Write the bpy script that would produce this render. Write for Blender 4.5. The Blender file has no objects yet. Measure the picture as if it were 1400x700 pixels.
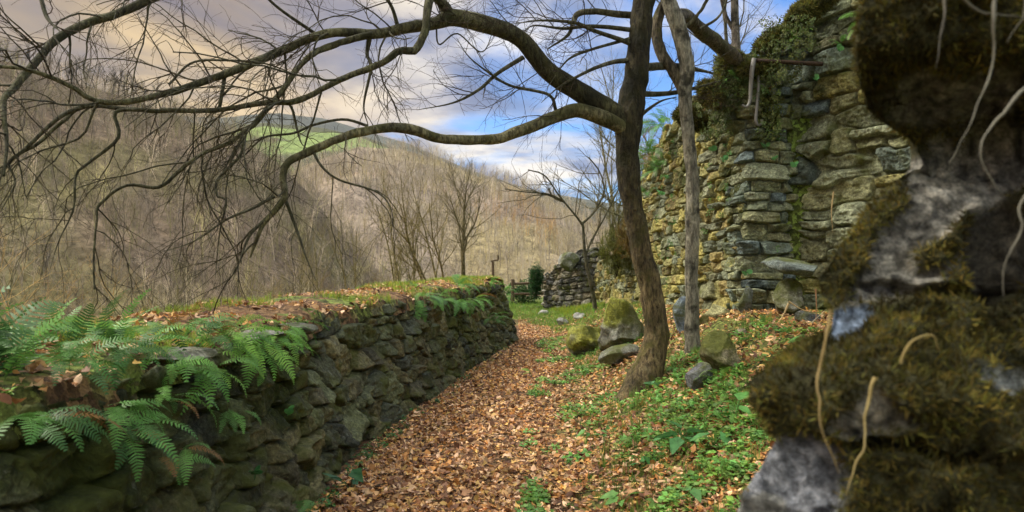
import bpy, bmesh, math, random
import numpy as np
from mathutils import Vector, Matrix
R = math.radians
random.seed(7)
rng = np.random.default_rng(11)
scene = bpy.context.scene
COL = scene.collection

# ------------------------------------------------------------------ camera
CAMZ = 1.6
F = 933.3          # focal length in photo pixels (1400 wide, 24 mm on 36 mm)
HOR = 358.0        # photo row of the horizon
cam = bpy.data.cameras.new('camera')
cam.lens = 24; cam.sensor_width = 36; cam.clip_start = 0.05; cam.clip_end = 6000
cam.dof.use_dof = True; cam.dof.focus_distance = 7.5; cam.dof.aperture_fstop = 3.4
camo = bpy.data.objects.new('camera', cam); COL.objects.link(camo)
camo.location = (0, 0, CAMZ)
camo.rotation_euler = (R(90) + math.atan((HOR - 350) / F), 0, 0)
scene.camera = camo

# ------------------------------------------------------------------ world, sun, exposure
SUN_EL, SUN_AZ = R(48), R(-72)       # azimuth from +Y towards +X (negative: from the left)
SKY_K = 0.10
world = bpy.data.worlds.new('World'); scene.world = world; world.use_nodes = True
nt = world.node_tree
for n in list(nt.nodes): nt.nodes.remove(n)
def NN(t, typ, **kw):
    n = t.nodes.new(typ)
    for k, v in kw.items():
        if k[0] == 'i' and (k[1:].isdigit()): n.inputs[int(k[1:])].default_value = v
        else: setattr(n, k, v)
    return n
def LK(t, a, b): t.links.new(a, b)
def ramp(t, fac, stops, interp='LINEAR'):
    n = t.nodes.new('ShaderNodeValToRGB'); n.color_ramp.interpolation = interp
    e = n.color_ramp.elements
    while len(e) > 1: e.remove(e[-1])
    e[0].position = stops[0][0]; e[0].color = (*stops[0][1], 1) if len(stops[0][1]) == 3 else stops[0][1]
    for p, c in stops[1:]:
        x = e.new(p); x.color = (*c, 1)
    if fac is not None: t.links.new(fac, n.inputs[0])
    return n
def mixc(t, fac, a, b, mode='MIX'):
    n = t.nodes.new('ShaderNodeMix'); n.data_type = 'RGBA'; n.blend_type = mode
    for s, v in ((n.inputs[0], fac), (n.inputs[6], a), (n.inputs[7], b)):
        if hasattr(v, 'is_linked'): t.links.new(v, s)
        elif isinstance(v, (int, float)): s.default_value = v
        else: s.default_value = (*v, 1)
    return n.outputs[2]
def mth(t, op, a, b=0.0, clamp=False):
    n = t.nodes.new('ShaderNodeMath'); n.operation = op; n.use_clamp = clamp
    for s, v in ((n.inputs[0], a), (n.inputs[1], b)):
        if hasattr(v, 'is_linked'): t.links.new(v, s)
        else: s.default_value = v
    return n.outputs[0]
def noise(t, vec, scale, detail=4, rough=0.55, dist=0.0, lac=2.0):
    n = t.nodes.new('ShaderNodeTexNoise'); n.inputs['Scale'].default_value = scale
    n.inputs['Detail'].default_value = detail; n.inputs['Roughness'].default_value = rough
    n.inputs['Distortion'].default_value = dist; n.inputs['Lacunarity'].default_value = lac
    if vec is not None: t.links.new(vec, n.inputs['Vector'])
    return n
out = NN(nt, 'ShaderNodeOutputWorld'); bg = NN(nt, 'ShaderNodeBackground')
bg.inputs[1].default_value = SKY_K
sky = NN(nt, 'ShaderNodeTexSky'); sky.sky_type = 'NISHITA'; sky.sun_disc = False
sky.sun_elevation = SUN_EL; sky.sun_rotation = SUN_AZ; sky.air_density = 1.0; sky.dust_density = 0.6; sky.ozone_density = 2.0
tc = NN(nt, 'ShaderNodeTexCoord')
sep = NN(nt, 'ShaderNodeSeparateXYZ'); LK(nt, tc.outputs['Generated'], sep.inputs[0])
# project the direction on a cloud ceiling
den = mth(nt, 'ADD', mth(nt, 'MAXIMUM', sep.outputs[2], 0.0), 0.16)
px_ = mth(nt, 'DIVIDE', sep.outputs[0], den); py_ = mth(nt, 'DIVIDE', sep.outputs[1], den)
cmb = NN(nt, 'ShaderNodeCombineXYZ'); LK(nt, px_, cmb.inputs[0]); LK(nt, py_, cmb.inputs[1])
n1 = noise(nt, cmb.outputs[0], 0.85, 8, 0.58, 0.5)
n2 = noise(nt, cmb.outputs[0], 2.3, 6, 0.55, 0.3)
n3 = noise(nt, cmb.outputs[0], 0.55, 5, 0.6, 1.0)
n3.inputs['Vector'].default_value = (0, 0, 0)
mp3 = NN(nt, 'ShaderNodeMapping'); mp3.inputs['Location'].default_value = (5.3, 1.7, 3.0)
LK(nt, cmb.outputs[0], mp3.inputs[0]); LK(nt, mp3.outputs[0], n3.inputs['Vector'])
leftish = ramp(nt, mth(nt, 'MULTIPLY_ADD', sep.outputs[0], 1.0), [(0, (0, 0, 0)), (1, (1, 1, 1))])
lf = NN(nt, 'ShaderNodeMapRange'); lf.inputs['From Min'].default_value = -0.02; lf.inputs['From Max'].default_value = -0.36
LK(nt, sep.outputs[0], lf.inputs[0]); left = lf.outputs[0]
# coverage: full on the left, broken on the right
cov = ramp(nt, mth(nt, 'ADD', n1.outputs[0], mth(nt, 'MULTIPLY', left, 0.25)), [(0.42, (0, 0, 0)), (0.55, (1, 1, 1))])
shade = ramp(nt, n2.outputs[0], [(0.33, (1.0, 1.5, 3.0)), (0.43, (1.9, 2.4, 3.9)), (0.49, (3.6, 3.7, 4.5)), (0.60, (8.0, 7.4, 6.6))])
warm = ramp(nt, n3.outputs[0], [(0.38, (1.5, 1.25, 1.5)), (0.46, (3.0, 2.2, 1.45)), (0.56, (6.6, 4.7, 2.3))])
bl = mixc(nt, left, shade.outputs[0], warm.outputs[0])
skyc = mixc(nt, 1.0, sky.outputs[0], (0.22, 0.50, 0.82), 'MULTIPLY')
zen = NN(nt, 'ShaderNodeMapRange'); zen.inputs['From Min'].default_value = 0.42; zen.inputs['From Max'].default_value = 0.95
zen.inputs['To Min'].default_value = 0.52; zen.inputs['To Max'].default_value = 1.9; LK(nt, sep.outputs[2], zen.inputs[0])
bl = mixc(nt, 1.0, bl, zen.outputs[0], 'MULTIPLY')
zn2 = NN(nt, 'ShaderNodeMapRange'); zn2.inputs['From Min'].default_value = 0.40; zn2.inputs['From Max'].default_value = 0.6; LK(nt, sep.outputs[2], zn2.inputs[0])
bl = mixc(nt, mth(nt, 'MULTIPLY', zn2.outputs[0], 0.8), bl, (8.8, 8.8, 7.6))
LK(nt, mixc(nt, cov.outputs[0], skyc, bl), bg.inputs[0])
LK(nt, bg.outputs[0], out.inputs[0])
world.cycles.sampling_method = 'MANUAL'; world.cycles.sample_map_resolution = 512

sl = bpy.data.lights.new('sun', 'SUN'); sl.energy = 1.5; sl.angle = R(11); sl.color = (1.0, 0.93, 0.80)
so = bpy.data.objects.new('sun', sl); COL.objects.link(so)
sd = Vector((math.sin(SUN_AZ) * math.cos(SUN_EL), math.cos(SUN_AZ) * math.cos(SUN_EL), math.sin(SUN_EL)))
so.rotation_euler = sd.to_track_quat('Z', 'Y').to_euler(); so.location = sd * 60
vs = scene.view_settings
vs.view_transform = 'Standard'; vs.look = 'None'; vs.exposure = 1.5; vs.gamma = 1; vs.use_curve_mapping = False
scene.cycles.use_denoising = True
scene.cycles.max_bounces = 5; scene.cycles.diffuse_bounces = 3; scene.cycles.glossy_bounces = 2
scene.cycles.transparent_max_bounces = 8; scene.cycles.use_adaptive_sampling = True
scene.cycles.adaptive_threshold = 0.02; scene.cycles.volume_bounces = 0; scene.cycles.sample_clamp_indirect = 6

# ------------------------------------------------------------------ helpers
def P(px, py, d):
    """a point at distance d along the view axis under a photo pixel"""
    return np.array([(px - 700) / F * d, d, CAMZ + (HOR - py) / F * d])

def _hash(ix, iy, iz, seed):
    h = (ix.astype(np.uint32) * np.uint32(374761393) + iy.astype(np.uint32) * np.uint32(668265263)
         + iz.astype(np.uint32) * np.uint32(2147483647) + np.uint32(seed * 977 + 13))
    h = (h ^ (h >> np.uint32(13))) * np.uint32(1274126177)
    h = (h ^ (h >> np.uint32(15))) * np.uint32(2246822519)
    return (h ^ (h >> np.uint32(16))).astype(np.float64) / 4294967295.0
def vnoise(p, seed=0):
    p = np.asarray(p, float); i = np.floor(p).astype(np.int64); f = p - i; f = f * f * f * (f * (f * 6 - 15) + 10)
    r = 0
    for dx in (0, 1):
        wx = f[..., 0] if dx else 1 - f[..., 0]
        for dy in (0, 1):
            wy = f[..., 1] if dy else 1 - f[..., 1]
            for dz in (0, 1):
                wz = f[..., 2] if dz else 1 - f[..., 2]
                r = r + wx * wy * wz * _hash(i[..., 0] + dx, i[..., 1] + dy, i[..., 2] + dz, seed)
    return r * 2 - 1
def fbm(p, scale=1.0, octaves=4, seed=0, gain=0.5):
    p = np.asarray(p, float) * scale; a = 1.0; s = 0; t = 0
    for o in range(octaves):
        s = s + a * vnoise(p + o * 17.13, seed + o); t += a; a *= gain; p = p * 2.03
    return s / t
def xy3(x, y, z=0.0):
    x = np.asarray(x, float); return np.stack([x, np.broadcast_to(np.asarray(y, float), x.shape), np.broadcast_to(np.asarray(z, float), x.shape)], -1)
def sstep(a, b, x):
    t = np.clip((np.asarray(x, float) - a) / (b - a), 0, 1); return t * t * (3 - 2 * t)

def make_mesh(name, V, quads=None, tris=None, col=None, smooth=True):
    me = bpy.data.meshes.new(name)
    V = np.asarray(V, np.float32).reshape(-1, 3)
    q = np.asarray(quads, np.int32).reshape(-1, 4) if quads is not None and len(quads) else np.zeros((0, 4), np.int32)
    t = np.asarray(tris, np.int32).reshape(-1, 3) if tris is not None and len(tris) else np.zeros((0, 3), np.int32)
    me.vertices.add(len(V)); me.vertices.foreach_set('co', V.ravel())
    me.loops.add(q.size + t.size); me.loops.foreach_set('vertex_index', np.concatenate([q.ravel(), t.ravel()]))
    nf = len(q) + len(t); me.polygons.add(nf)
    st = np.concatenate([np.arange(len(q)) * 4, q.size + np.arange(len(t)) * 3]).astype(np.int32)
    me.polygons.foreach_set('loop_start', st)
    me.polygons.foreach_set('use_smooth', np.full(nf, smooth))
    if col is not None:
        c = np.asarray(col, np.float32); c = np.broadcast_to(c, (len(V), c.shape[-1]))
        if c.shape[1] == 3: c = np.concatenate([c, np.ones((len(V), 1), np.float32)], 1)
        a = me.color_attributes.new('Col', 'FLOAT_COLOR', 'POINT'); a.data.foreach_set('color', np.ascontiguousarray(c).ravel())
    me.update(calc_edges=True); me.validate()
    return me
def link(o, parent=None):
    COL.objects.link(o)
    if parent is not None: o.parent = parent
    return o
def obj(name, V, quads=None, tris=None, mat=None, col=None, parent=None, smooth=True, at=None, local=False):
    """one mesh object; V in world space, stored relative to its parent's base (or to AT)"""
    V = np.asarray(V, float).reshape(-1, 3)
    base = np.zeros(3)
    if parent is not None:
        p = parent
        while p is not None: base += np.array(p.location); p = p.parent
    if at is not None: base = np.asarray(at, float)
    if local: base = np.zeros(3)
    me = make_mesh(name, V - base, quads, tris, col, smooth)
    if mat: me.materials.append(mat)
    o = bpy.data.objects.new(name, me); link(o, parent)
    if at is not None and parent is None: o.location = at
    return o
def tag(o, label=None, cat=None, group=None, kind=None):
    if label: o['label'] = label
    if cat: o['category'] = cat
    if group: o['group'] = group
    if kind: o['kind'] = kind
    return o
def thing(name, loc, label, cat, group=None):
    o = bpy.data.objects.new(name, None); o.empty_display_size = 0.2; o.location = [float(c) for c in loc]
    link(o); return tag(o, label, cat, group)
def grid_quads(nu, nv, closed_u=False):
    i = np.arange(nu if closed_u else nu - 1)[:, None]; j = np.arange(nv - 1)[None, :]
    i2 = (i + 1) % nu
    a = i * nv + j; b = i2 * nv + j; c = i2 * nv + j + 1; d = i * nv + j + 1
    return np.stack([np.broadcast_to(x, (i.shape[0], j.shape[1])) for x in (a, b, c, d)], -1).reshape(-1, 4)
def rotz(a):
    c, s = np.cos(a), np.sin(a); m = np.zeros(np.shape(a) + (3, 3)); m[..., 0, 0] = c; m[..., 0, 1] = -s; m[..., 1, 0] = s; m[..., 1, 1] = c; m[..., 2, 2] = 1; return m
def rotx(a):
    c, s = np.cos(a), np.sin(a); m = np.zeros(np.shape(a) + (3, 3)); m[..., 1, 1] = c; m[..., 1, 2] = -s; m[..., 2, 1] = s; m[..., 2, 2] = c; m[..., 0, 0] = 1; return m
def scatter(protos, pos, rot, scale, col, pick=None, tintvar=None):
    """copies of little meshes (V, quads, tris[, shade]) baked into one vertex/face list"""
    n = len(pos); pick = rng.integers(0, len(protos), n) if pick is None else pick
    scale = np.broadcast_to(np.asarray(scale, float), (n,)); col = np.broadcast_to(np.asarray(col, float), (n, 3))
    VV, QQ, TT, CC = [], [], [], []; off = 0
    for k, pr in enumerate(protos):
        ix = np.nonzero(pick == k)[0]
        if not len(ix): continue
        v = np.asarray(pr[0], float); nv = len(v)
        w = np.einsum('nij,vj->nvi', rot[ix], v) * scale[ix, None, None] + pos[ix, None, :]
        VV.append(w.reshape(-1, 3)); base = off + np.arange(len(ix)) * nv
        if pr[1] is not None and len(pr[1]): QQ.append((np.asarray(pr[1])[None] + base[:, None, None]).reshape(-1, 4))
        if pr[2] is not None and len(pr[2]): TT.append((np.asarray(pr[2])[None] + base[:, None, None]).reshape(-1, 3))
        c = np.repeat(col[ix], nv, 0)
        if len(pr) > 3 and pr[3] is not None: c = c * np.tile(np.asarray(pr[3]).reshape(nv, -1), (len(ix), 1))
        CC.append(c); off += len(ix) * nv
    return (np.concatenate(VV), np.concatenate(QQ) if QQ else None, np.concatenate(TT) if TT else None, np.concatenate(CC))

class Tubes:
    """collects bent tapering tubes and builds them together"""
    def __init__(s): s.items = {}
    def add(s, pts, rad, sides=6, cap=True, col=(1, 1, 1)):
        pts = np.asarray(pts, float); rad = np.broadcast_to(np.asarray(rad, float), (len(pts),))
        s.items.setdefault((len(pts), sides), []).append((pts, rad, col))
    def arrays(s):
        VV, QQ, CC = [], [], []; off = 0
        for (k, m), L in s.items.items():
            p = np.stack([a[0] for a in L]); r = np.stack([a[1] for a in L]); n = len(L)
            t = np.empty_like(p); t[:, 1:-1] = p[:, 2:] - p[:, :-2]; t[:, 0] = p[:, 1] - p[:, 0]; t[:, -1] = p[:, -1] - p[:, -2]
            t /= np.linalg.norm(t, axis=-1, keepdims=True) + 1e-12
            ref = np.where(np.abs(t[:, 0, 2:3]) < 0.8, np.array([[0, 0, 1.0]]), np.array([[1.0, 0, 0]]))
            N = np.empty_like(p)
            cur = ref - (ref * t[:, 0]).sum(-1, keepdims=True) * t[:, 0]; cur /= np.linalg.norm(cur, axis=-1, keepdims=True) + 1e-12; N[:, 0] = cur
            for i in range(1, k):
                cur = cur - (cur * t[:, i]).sum(-1, keepdims=True) * t[:, i]; cur /= np.linalg.norm(cur, axis=-1, keepdims=True) + 1e-12; N[:, i] = cur
            B = np.cross(t, N); a = np.arange(m) / m * 2 * math.pi
            v = p[:, :, None] + r[:, :, None, None] * (N[:, :, None] * np.cos(a)[None, None, :, None] + B[:, :, None] * np.sin(a)[None, None, :, None])
            VV.append(v.reshape(-1, 3))
            i = np.arange(k - 1)[:, None] * m; j = np.arange(m)[None]; j2 = (j + 1) % m
            q = np.stack([i + j, i + j2, i + m + j2, i + m + j], -1).reshape(-1, 4)
            QQ.append((q[None] + (off + np.arange(n) * k * m)[:, None, None]).reshape(-1, 4))
            c = np.stack([np.broadcast_to(np.asarray(a[2], float), (k, 3)) for a in L])
            CC.append(np.repeat(c.reshape(-1, 3), m, 0)); off += n * k * m
        return np.concatenate(VV), np.concatenate(QQ), None, np.concatenate(CC)
    def build(s, name, mat, parent=None, at=None, disp=0.0, dscale=8.0, seed=0, ridge=0.0):
        V, Q, T, C = s.arrays()
        if disp: C = C * np.clip(1 + .9 * fbm(V, 5, 4, seed + 31), .35, 1.9)[:, None]
        if ridge: V = V + ridge * np.stack([fbm(V * [1, 1, .22], 26, 3, seed + 90 + 50 * k) for k in range(3)], -1) * [1, 1, .3]
        if disp:
            V = V + disp * np.stack([fbm(V, dscale, 3, seed + 50 * k) for k in range(3)], -1)
        return obj(name, V, Q, T, mat, C, parent, at=at)
def smoothpath(pts, n):
    """Catmull-Rom through pts (any columns)"""
    p = np.asarray(pts, float); d = np.r_[0, np.cumsum(np.linalg.norm(np.diff(p[:, :3], axis=0), axis=1))]
    p0 = np.vstack([2 * p[0] - p[1], p, 2 * p[-1] - p[-2]])
    s = np.linspace(0, d[-1], n); i = np.clip(np.searchsorted(d, s, 'right') - 1, 0, len(p) - 2)
    t = ((s - d[i]) / (d[i + 1] - d[i] + 1e-12))[:, None]
    a, b, c, e = p0[i], p0[i + 1], p0[i + 2], p0[i + 3]
    return 0.5 * (2 * b + (c - a) * t + (2 * a - 5 * b + 4 * c - e) * t ** 2 + (3 * b - a - 3 * c + e) * t ** 3)

# ------------------------------------------------------------------ materials
def newmat(name):
    m = bpy.data.materials.new(name); m.use_nodes = True; t = m.node_tree
    for n in list(t.nodes): t.nodes.remove(n)
    o = t.nodes.new('ShaderNodeOutputMaterial'); b = t.nodes.new('ShaderNodeBsdfPrincipled')
    t.links.new(b.outputs[0], o.inputs[0]); b.inputs['Roughness'].default_value = 0.85
    b.inputs['Specular IOR Level'].default_value = 0.3
    return m, t, b
def attr(t): 
    a = t.nodes.new('ShaderNodeAttribute'); a.attribute_name = 'Col'; return a.outputs['Color']
def objco(t): return t.nodes.new('ShaderNodeNewGeometry').outputs['Position']
def bump(t, b, h, strength, dist):
    n = t.nodes.new('ShaderNodeBump'); n.inputs['Strength'].default_value = strength; n.inputs['Distance'].default_value = dist
    t.links.new(h, n.inputs['Height']); t.links.new(n.outputs[0], b.inputs['Normal'])
def stone_material(name, moss=0.0, scale=1.0, rough=0.8):
    m, t, b = newmat(name); p = objco(t); c = attr(t)
    na = noise(t, p, 9 * scale, 8, 0.65, 0.4); nb = noise(t, p, 38 * scale, 6, 0.7); nc = noise(t, p, 2.6, 5, 0.6, 0.6)
    v = ramp(t, na.outputs[0], [(0.28, (0.42,) * 3), (0.5, (1.0,) * 3), (0.72, (1.75,) * 3)])
    c1 = mixc(t, 1.0, c, v.outputs[0], 'MULTIPLY')
    v2 = ramp(t, nb.outputs[0], [(0.3, (0.38,) * 3), (0.52, (1.0,) * 3), (0.72, (2.0,) * 3)])
    c1 = mixc(t, 1.0, c1, v2.outputs[0], 'MULTIPLY')
    lich = ramp(t, noise(t, p, 15, 6, 0.7).outputs[0], [(0.60, (0, 0, 0)), (0.68, (1, 1, 1))])
    c1 = mixc(t, mth(t, 'MULTIPLY', lich.outputs[0], 0.45), c1, (0.30, 0.31, 0.25))
    mo = ramp(t, mth(t, 'ADD', nc.outputs[0], moss), [(0.52, (0, 0, 0)), (0.66, (1, 1, 1))])
    mcol = mixc(t, na.outputs[0], (0.035, 0.045, 0.008), (0.13, 0.14, 0.02))
    c1 = mixc(t, mth(t, 'MULTIPLY', mo.outputs[0], 0.8), c1, mcol)
    t.links.new(c1, b.inputs['Base Color']); b.inputs['Roughness'].default_value = rough
    h = mth(t, 'ADD', mth(t, 'MULTIPLY', na.outputs[0], 1.0), mth(t, 'MULTIPLY', nb.outputs[0], 0.4))
    bump(t, b, h, 1.0, 0.045 / scale); return m
M = {}
M['stone_dark'] = stone_material('dark_mossy_stone', 0.04, 1.1)
M['stone_warm'] = stone_material('weathered_stone', 0.0, 1.0)
M['rock'] = stone_material('boulder_rock', 0.06, 1.4)
def plant_material(name, trans=0.35, rough=0.55, var=0.25):
    m, t, b = newmat(name); c = attr(t); p = objco(t)
    v = ramp(t, noise(t, p, 23, 3).outputs[0], [(0.3, (1 - var,) * 3), (0.7, (1 + var,) * 3)])
    c = mixc(t, 1.0, c, v.outputs[0], 'MULTIPLY'); t.links.new(c, b.inputs['Base Color']); b.inputs['Roughness'].default_value = rough
    tr = t.nodes.new('ShaderNodeBsdfTranslucent'); t.links.new(c, tr.inputs[0]); mx = t.nodes.new('ShaderNodeMixShader'); mx.inputs[0].default_value = trans
    o = [n for n in t.nodes if n.type == 'OUTPUT_MATERIAL'][0]
    t.links.new(b.outputs[0], mx.inputs[1]); t.links.new(tr.outputs[0], mx.inputs[2]); t.links.new(mx.outputs[0], o.inputs[0]); return m
M['leaf'] = plant_material('green_leaf', 0.35, 0.5)
M['fern'] = plant_material('fern_frond', 0.35, 0.5, 0.2)
M['litter'] = plant_material('dead_leaf', 0.2, 0.6, 0.3)
M['moss'] = plant_material('moss', 0.3, 0.95, 0.5)
M['straw'] = plant_material('dry_stem', 0.1, 0.8, 0.2)
M['twig'] = plant_material('far_twigs', 0.0, 0.9, 0.15)
def bark_material(name, dark, light, moss, mossamt, lichen=0.3, vscale=1.0):
    m, t, b = newmat(name); c = attr(t)
    tcn = t.nodes.new('ShaderNodeTexCoord'); mp = t.nodes.new('ShaderNodeMapping'); mp.inputs['Scale'].default_value = (1, 1, 0.28)
    t.links.new(tcn.outputs['Object'], mp.inputs[0]); p = tcn.outputs['Object']
    na = noise(t, mp.outputs[0], 34 * vscale, 7, 0.7, 0.4); nb = noise(t, p, 9, 6, 0.65, 0.5); nl = noise(t, p, 5.0, 5, 0.6, 0.3)
    base = mixc(t, ramp(t, na.outputs[0], [(0.40, (0,) * 3), (0.62, (1,) * 3)]).outputs[0], dark, light)
    li = ramp(t, nb.outputs[0], [(0.55, (0, 0, 0)), (0.66, (1, 1, 1))])
    base = mixc(t, mth(t, 'MULTIPLY', li.outputs[0], lichen), base, (0.33, 0.34, 0.26))
    g = t.nodes.new('ShaderNodeNewGeometry'); sp = t.nodes.new('ShaderNodeSeparateXYZ'); t.links.new(g.outputs['Normal'], sp.inputs[0])
    mo = ramp(t, mth(t, 'ADD', mth(t, 'ADD', nl.outputs[0], mth(t, 'MULTIPLY', sp.outputs[2], 0.10)), mossamt), [(0.50, (0, 0, 0)), (0.62, (1, 1, 1))])
    base = mixc(t, mth(t, 'MULTIPLY', mo.outputs[0], 0.85), base, mixc(t, na.outputs[0], moss, tuple(2.6 * x for x in moss)))
    base = mixc(t, 1.0, base, c, 'MULTIPLY')
    t.links.new(base, b.inputs['Base Color']); bump(t, b, mth(t, 'ADD', na.outputs[0], mth(t, 'MULTIPLY', nb.outputs[0], 0.7)), 1.0, 0.045); return m
M['bark'] = bark_material('mossy_bark', (0.035, 0.027, 0.018), (0.19, 0.155, 0.10), (0.035, 0.034, 0.008), 0.0, 0.15)
M['bark_limb'] = bark_material('limb_bark', (0.035, 0.031, 0.018), (0.15, 0.14, 0.085), (0.022, 0.022, 0.007), 0.0, 0.22)
M['bark_grey'] = bark_material('grey_bark', (0.16, 0.145, 0.125), (0.50, 0.46, 0.40), (0.012, 0.011, 0.008), -0.01, 0.35)
m, t, b = newmat('rusty_iron'); na = noise(t, objco(t), 60, 5)
t.links.new(ramp(t, na.outputs[0], [(0.35, (0.02, 0.016, 0.014)), (0.6, (0.07, 0.045, 0.03))]).outputs[0], b.inputs['Base Color']); b.inputs['Metallic'].default_value = 0.5; M['iron'] = m
m, t, b = newmat('grey_metal_hook'); b.inputs['Base Color'].default_value = (0.20, 0.19, 0.18, 1); b.inputs['Metallic'].default_value = 0.3; b.inputs['Roughness'].default_value = 0.6; M['hook'] = m
m, t, b = newmat('weathered_wood'); na = noise(t, objco(t), 30, 5)
t.links.new(ramp(t, na.outputs[0], [(0.3, (0.05, 0.035, 0.02)), (0.7, (0.17, 0.12, 0.075))]).outputs[0], b.inputs['Base Color']); M['wood'] = m
# ------------------------------------------------------------------ ground
WB = np.array([(-1.45, -3), (-1.42, 1.0), (-1.34, 2.6), (-1.27, 4.37), (-1.2, 6.2), (-.88, 8), (-.63, 9.8), (-.13, 12.4), (.12, 13.6), (.19, 14.2)])
def wall_x(y): return np.interp(y, WB[:, 1], WB[:, 0])
RW = [(2.66, 19.5), (2.70, 14), (2.78, 11), (2.95, 8.95), (3.5, 8.75), (4.35, 7.55), (5.6, 5.6), (6.6, 3.0)]
def rw_x(y):
    a = np.array(RW)[::-1]; return np.interp(y, a[:, 1], a[:, 0])
def ruin_top(y): return np.interp(y, [3, 8.0, 8.9, 10.5, 12.6, 14.7, 16.3, 18.5, 22.5], [5.2, 5.2, 4.45, 4.35, 4.25, 3.65, 2.6, 1.9, 1.6])
def path_edge(y): return np.interp(y, [0, 4, 7.5, 10, 13, 18, 26], [0.28, 0.34, 0.45, 0.62, .75, 1.0, 1.0])
def gz(x, y):
    x = np.asarray(x, float); y = np.asarray(y, float)
    xr = path_edge(y) - 0.05
    hb = np.interp(y, [0, 5, 9, 14, 20, 24], [1.0, 1.0, 0.95, 0.75, 0.3, 0.1])
    bank = hb * sstep(0, 1, (x - xr) / np.interp(y, [0, 5, 9, 14, 20], [2.6, 2.6, 2.5, 2.1, 1.6]))
    z = bank
    # behind the ruin wall the ground stands high
    behind = sstep(0.25, 0.75, x - rw_x(np.clip(y, 3, 19.5))) * sstep(20.5, 19.2, y)
    z = z + (np.minimum(ruin_top(y) - 0.5, 3.6) - z) * behind
    hill_r = sstep(3.5, 30, x) * 9.0
    z = z + hill_r * sstep(3.2, 8, x)
    z = z + 1.0 * sstep(0.4, 1.4, x - 1.0) * sstep(23.6, 24.6, y) * sstep(34, 28, y)
    # left of the wall: a grassy terrace, then the slope into the valley
    xl = wall_x(np.clip(y, -3, 14.2)) - 0.42
    dl = xl - x
    out_ = sstep(0.0, 0.5, dl - 0.45 + 1.0 * sstep(13.8, 14.4, y))
    zl = 0.92 - 0.62 * np.clip(dl - 2.0, 0, 60) ** 1.02
    zl = np.maximum(zl, -20 - 0.02 * np.clip(dl - 40, 0, 400))
    far = sstep(13.9, 14.6, y)
    z = np.where(dl > 0, np.where(y < 14.2, z * (1 - out_) + zl * out_, z + (zl - 0.92) * 1.0 + 0.5 * sstep(0.3, 1.5, dl)), z)
    z = z - np.clip(y - 31, 0, 60) * 0.42
    z = np.maximum(z, -30)
    n = fbm(xy3(x, y), 1.1, 3, 5) * 0.06 + fbm(xy3(x, y), 5.0, 2, 9) * 0.015
    n = n * (0.5 + 0.5 * sstep(0, 1, x - xr)) + fbm(xy3(x, y), 0.05, 3, 3) * 1.5 * sstep(25, 80, np.abs(x) + np.maximum(y, 0))
    return z + n
def axis(lo, hi, n0, a, b):
    """dense between a and b, then growing steps"""
    core = np.linspace(a, b, n0); st = core[1] - core[0]; l = []; x = a; s = st
    while x > lo: s *= 1.12; x -= s; l.append(x)
    r = []; x = b; s = st
    while x < hi: s *= 1.12; x += s; r.append(x)
    return np.array(l[::-1] + list(core) + r)
gx = axis(-1500, 1500, 190, -3.6, 4.4); gy = axis(-60, 2500, 480, 2.2, 22)
GX, GY = np.meshgrid(gx, gy, indexing='ij'); GZ = gz(GX, GY)
gp = xy3(GX, GY, GZ).reshape(-1, 3)
def greenness(x, y):
    """0 bare leaf litter, 1 grass"""
    xr = path_edge(y); n = fbm(xy3(x, y), 1.7, 4, 21)
    g = sstep(-0.1, 0.5, (x - xr) * 0.7 + n * 0.6) * 0.75
    g = np.maximum(g, sstep(13.5, 18, y + n * 3 + (x - xr) * 3.0))
    g = np.maximum(g, sstep(19.5, 21.5, y)) * np.where(y < 19, 1, .9)
    return g
gr = greenness(gp[:, 0], gp[:, 1]); gr = np.where(gp[:, 0] < wall_x(np.clip(gp[:, 1], -3, 14.2)) - .4, 0.35, gr)
far = sstep(25, 60, np.hypot(gp[:, 0], gp[:, 1])) * (gp[:, 0] < 40)
nn_ = fbm(gp, 3.0, 4, 31)[:, None]
cb = np.array([.13, .075, .04]) * (1 + 0.4 * nn_); cg = np.array([.085, .13, .025]) * (1 + 0.5 * nn_)
cf = np.array([.12, .10, .055])
gc = cb * (1 - gr[:, None]) + cg * gr[:, None]; gc = gc * (1 - far[:, None]) + cf * far[:, None]
m, t, b = newmat('leafy_soil'); c = attr(t); p = objco(t)
vo = t.nodes.new('ShaderNodeTexVoronoi'); vo.inputs['Scale'].default_value = 26; vo.inputs['Randomness'].default_value = 1
dn = noise(t, p, 9, 4, 0.6); pd = mixc(t, 0.12, p, dn.outputs['Color']); t.links.new(pd, vo.inputs['Vector'])
hs = t.nodes.new('ShaderNodeSeparateColor'); t.links.new(vo.outputs['Color'], hs.inputs[0])
lf_ = ramp(t, hs.outputs[0], [(0, (0.35, 0.3, 0.3)), (0.35, (0.9, 0.8, 0.75)), (0.7, (1.7, 1.6, 1.4)), (1, (2.4, 2.4, 2.2))])
nb = noise(t, p, 70, 4, 0.7)
c2 = mixc(t, 1.0, c, lf_.outputs[0], 'MULTIPLY')
c2 = mixc(t, 1.0, c2, ramp(t, nb.outputs[0], [(0.3, (.55,) * 3), (0.7, (1.4,) * 3)]).outputs[0], 'MULTIPLY')
t.links.new(c2, b.inputs['Base Color']); bump(t, b, mth(t, 'ADD', vo.outputs['Distance'], nb.outputs[0]), 0.8, 0.02); b.inputs['Roughness'].default_value = 0.95
M['ground'] = m
tag(obj('ground', gp, grid_quads(len(gx), len(gy)), None, M['ground'], gc), kind='structure')

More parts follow.
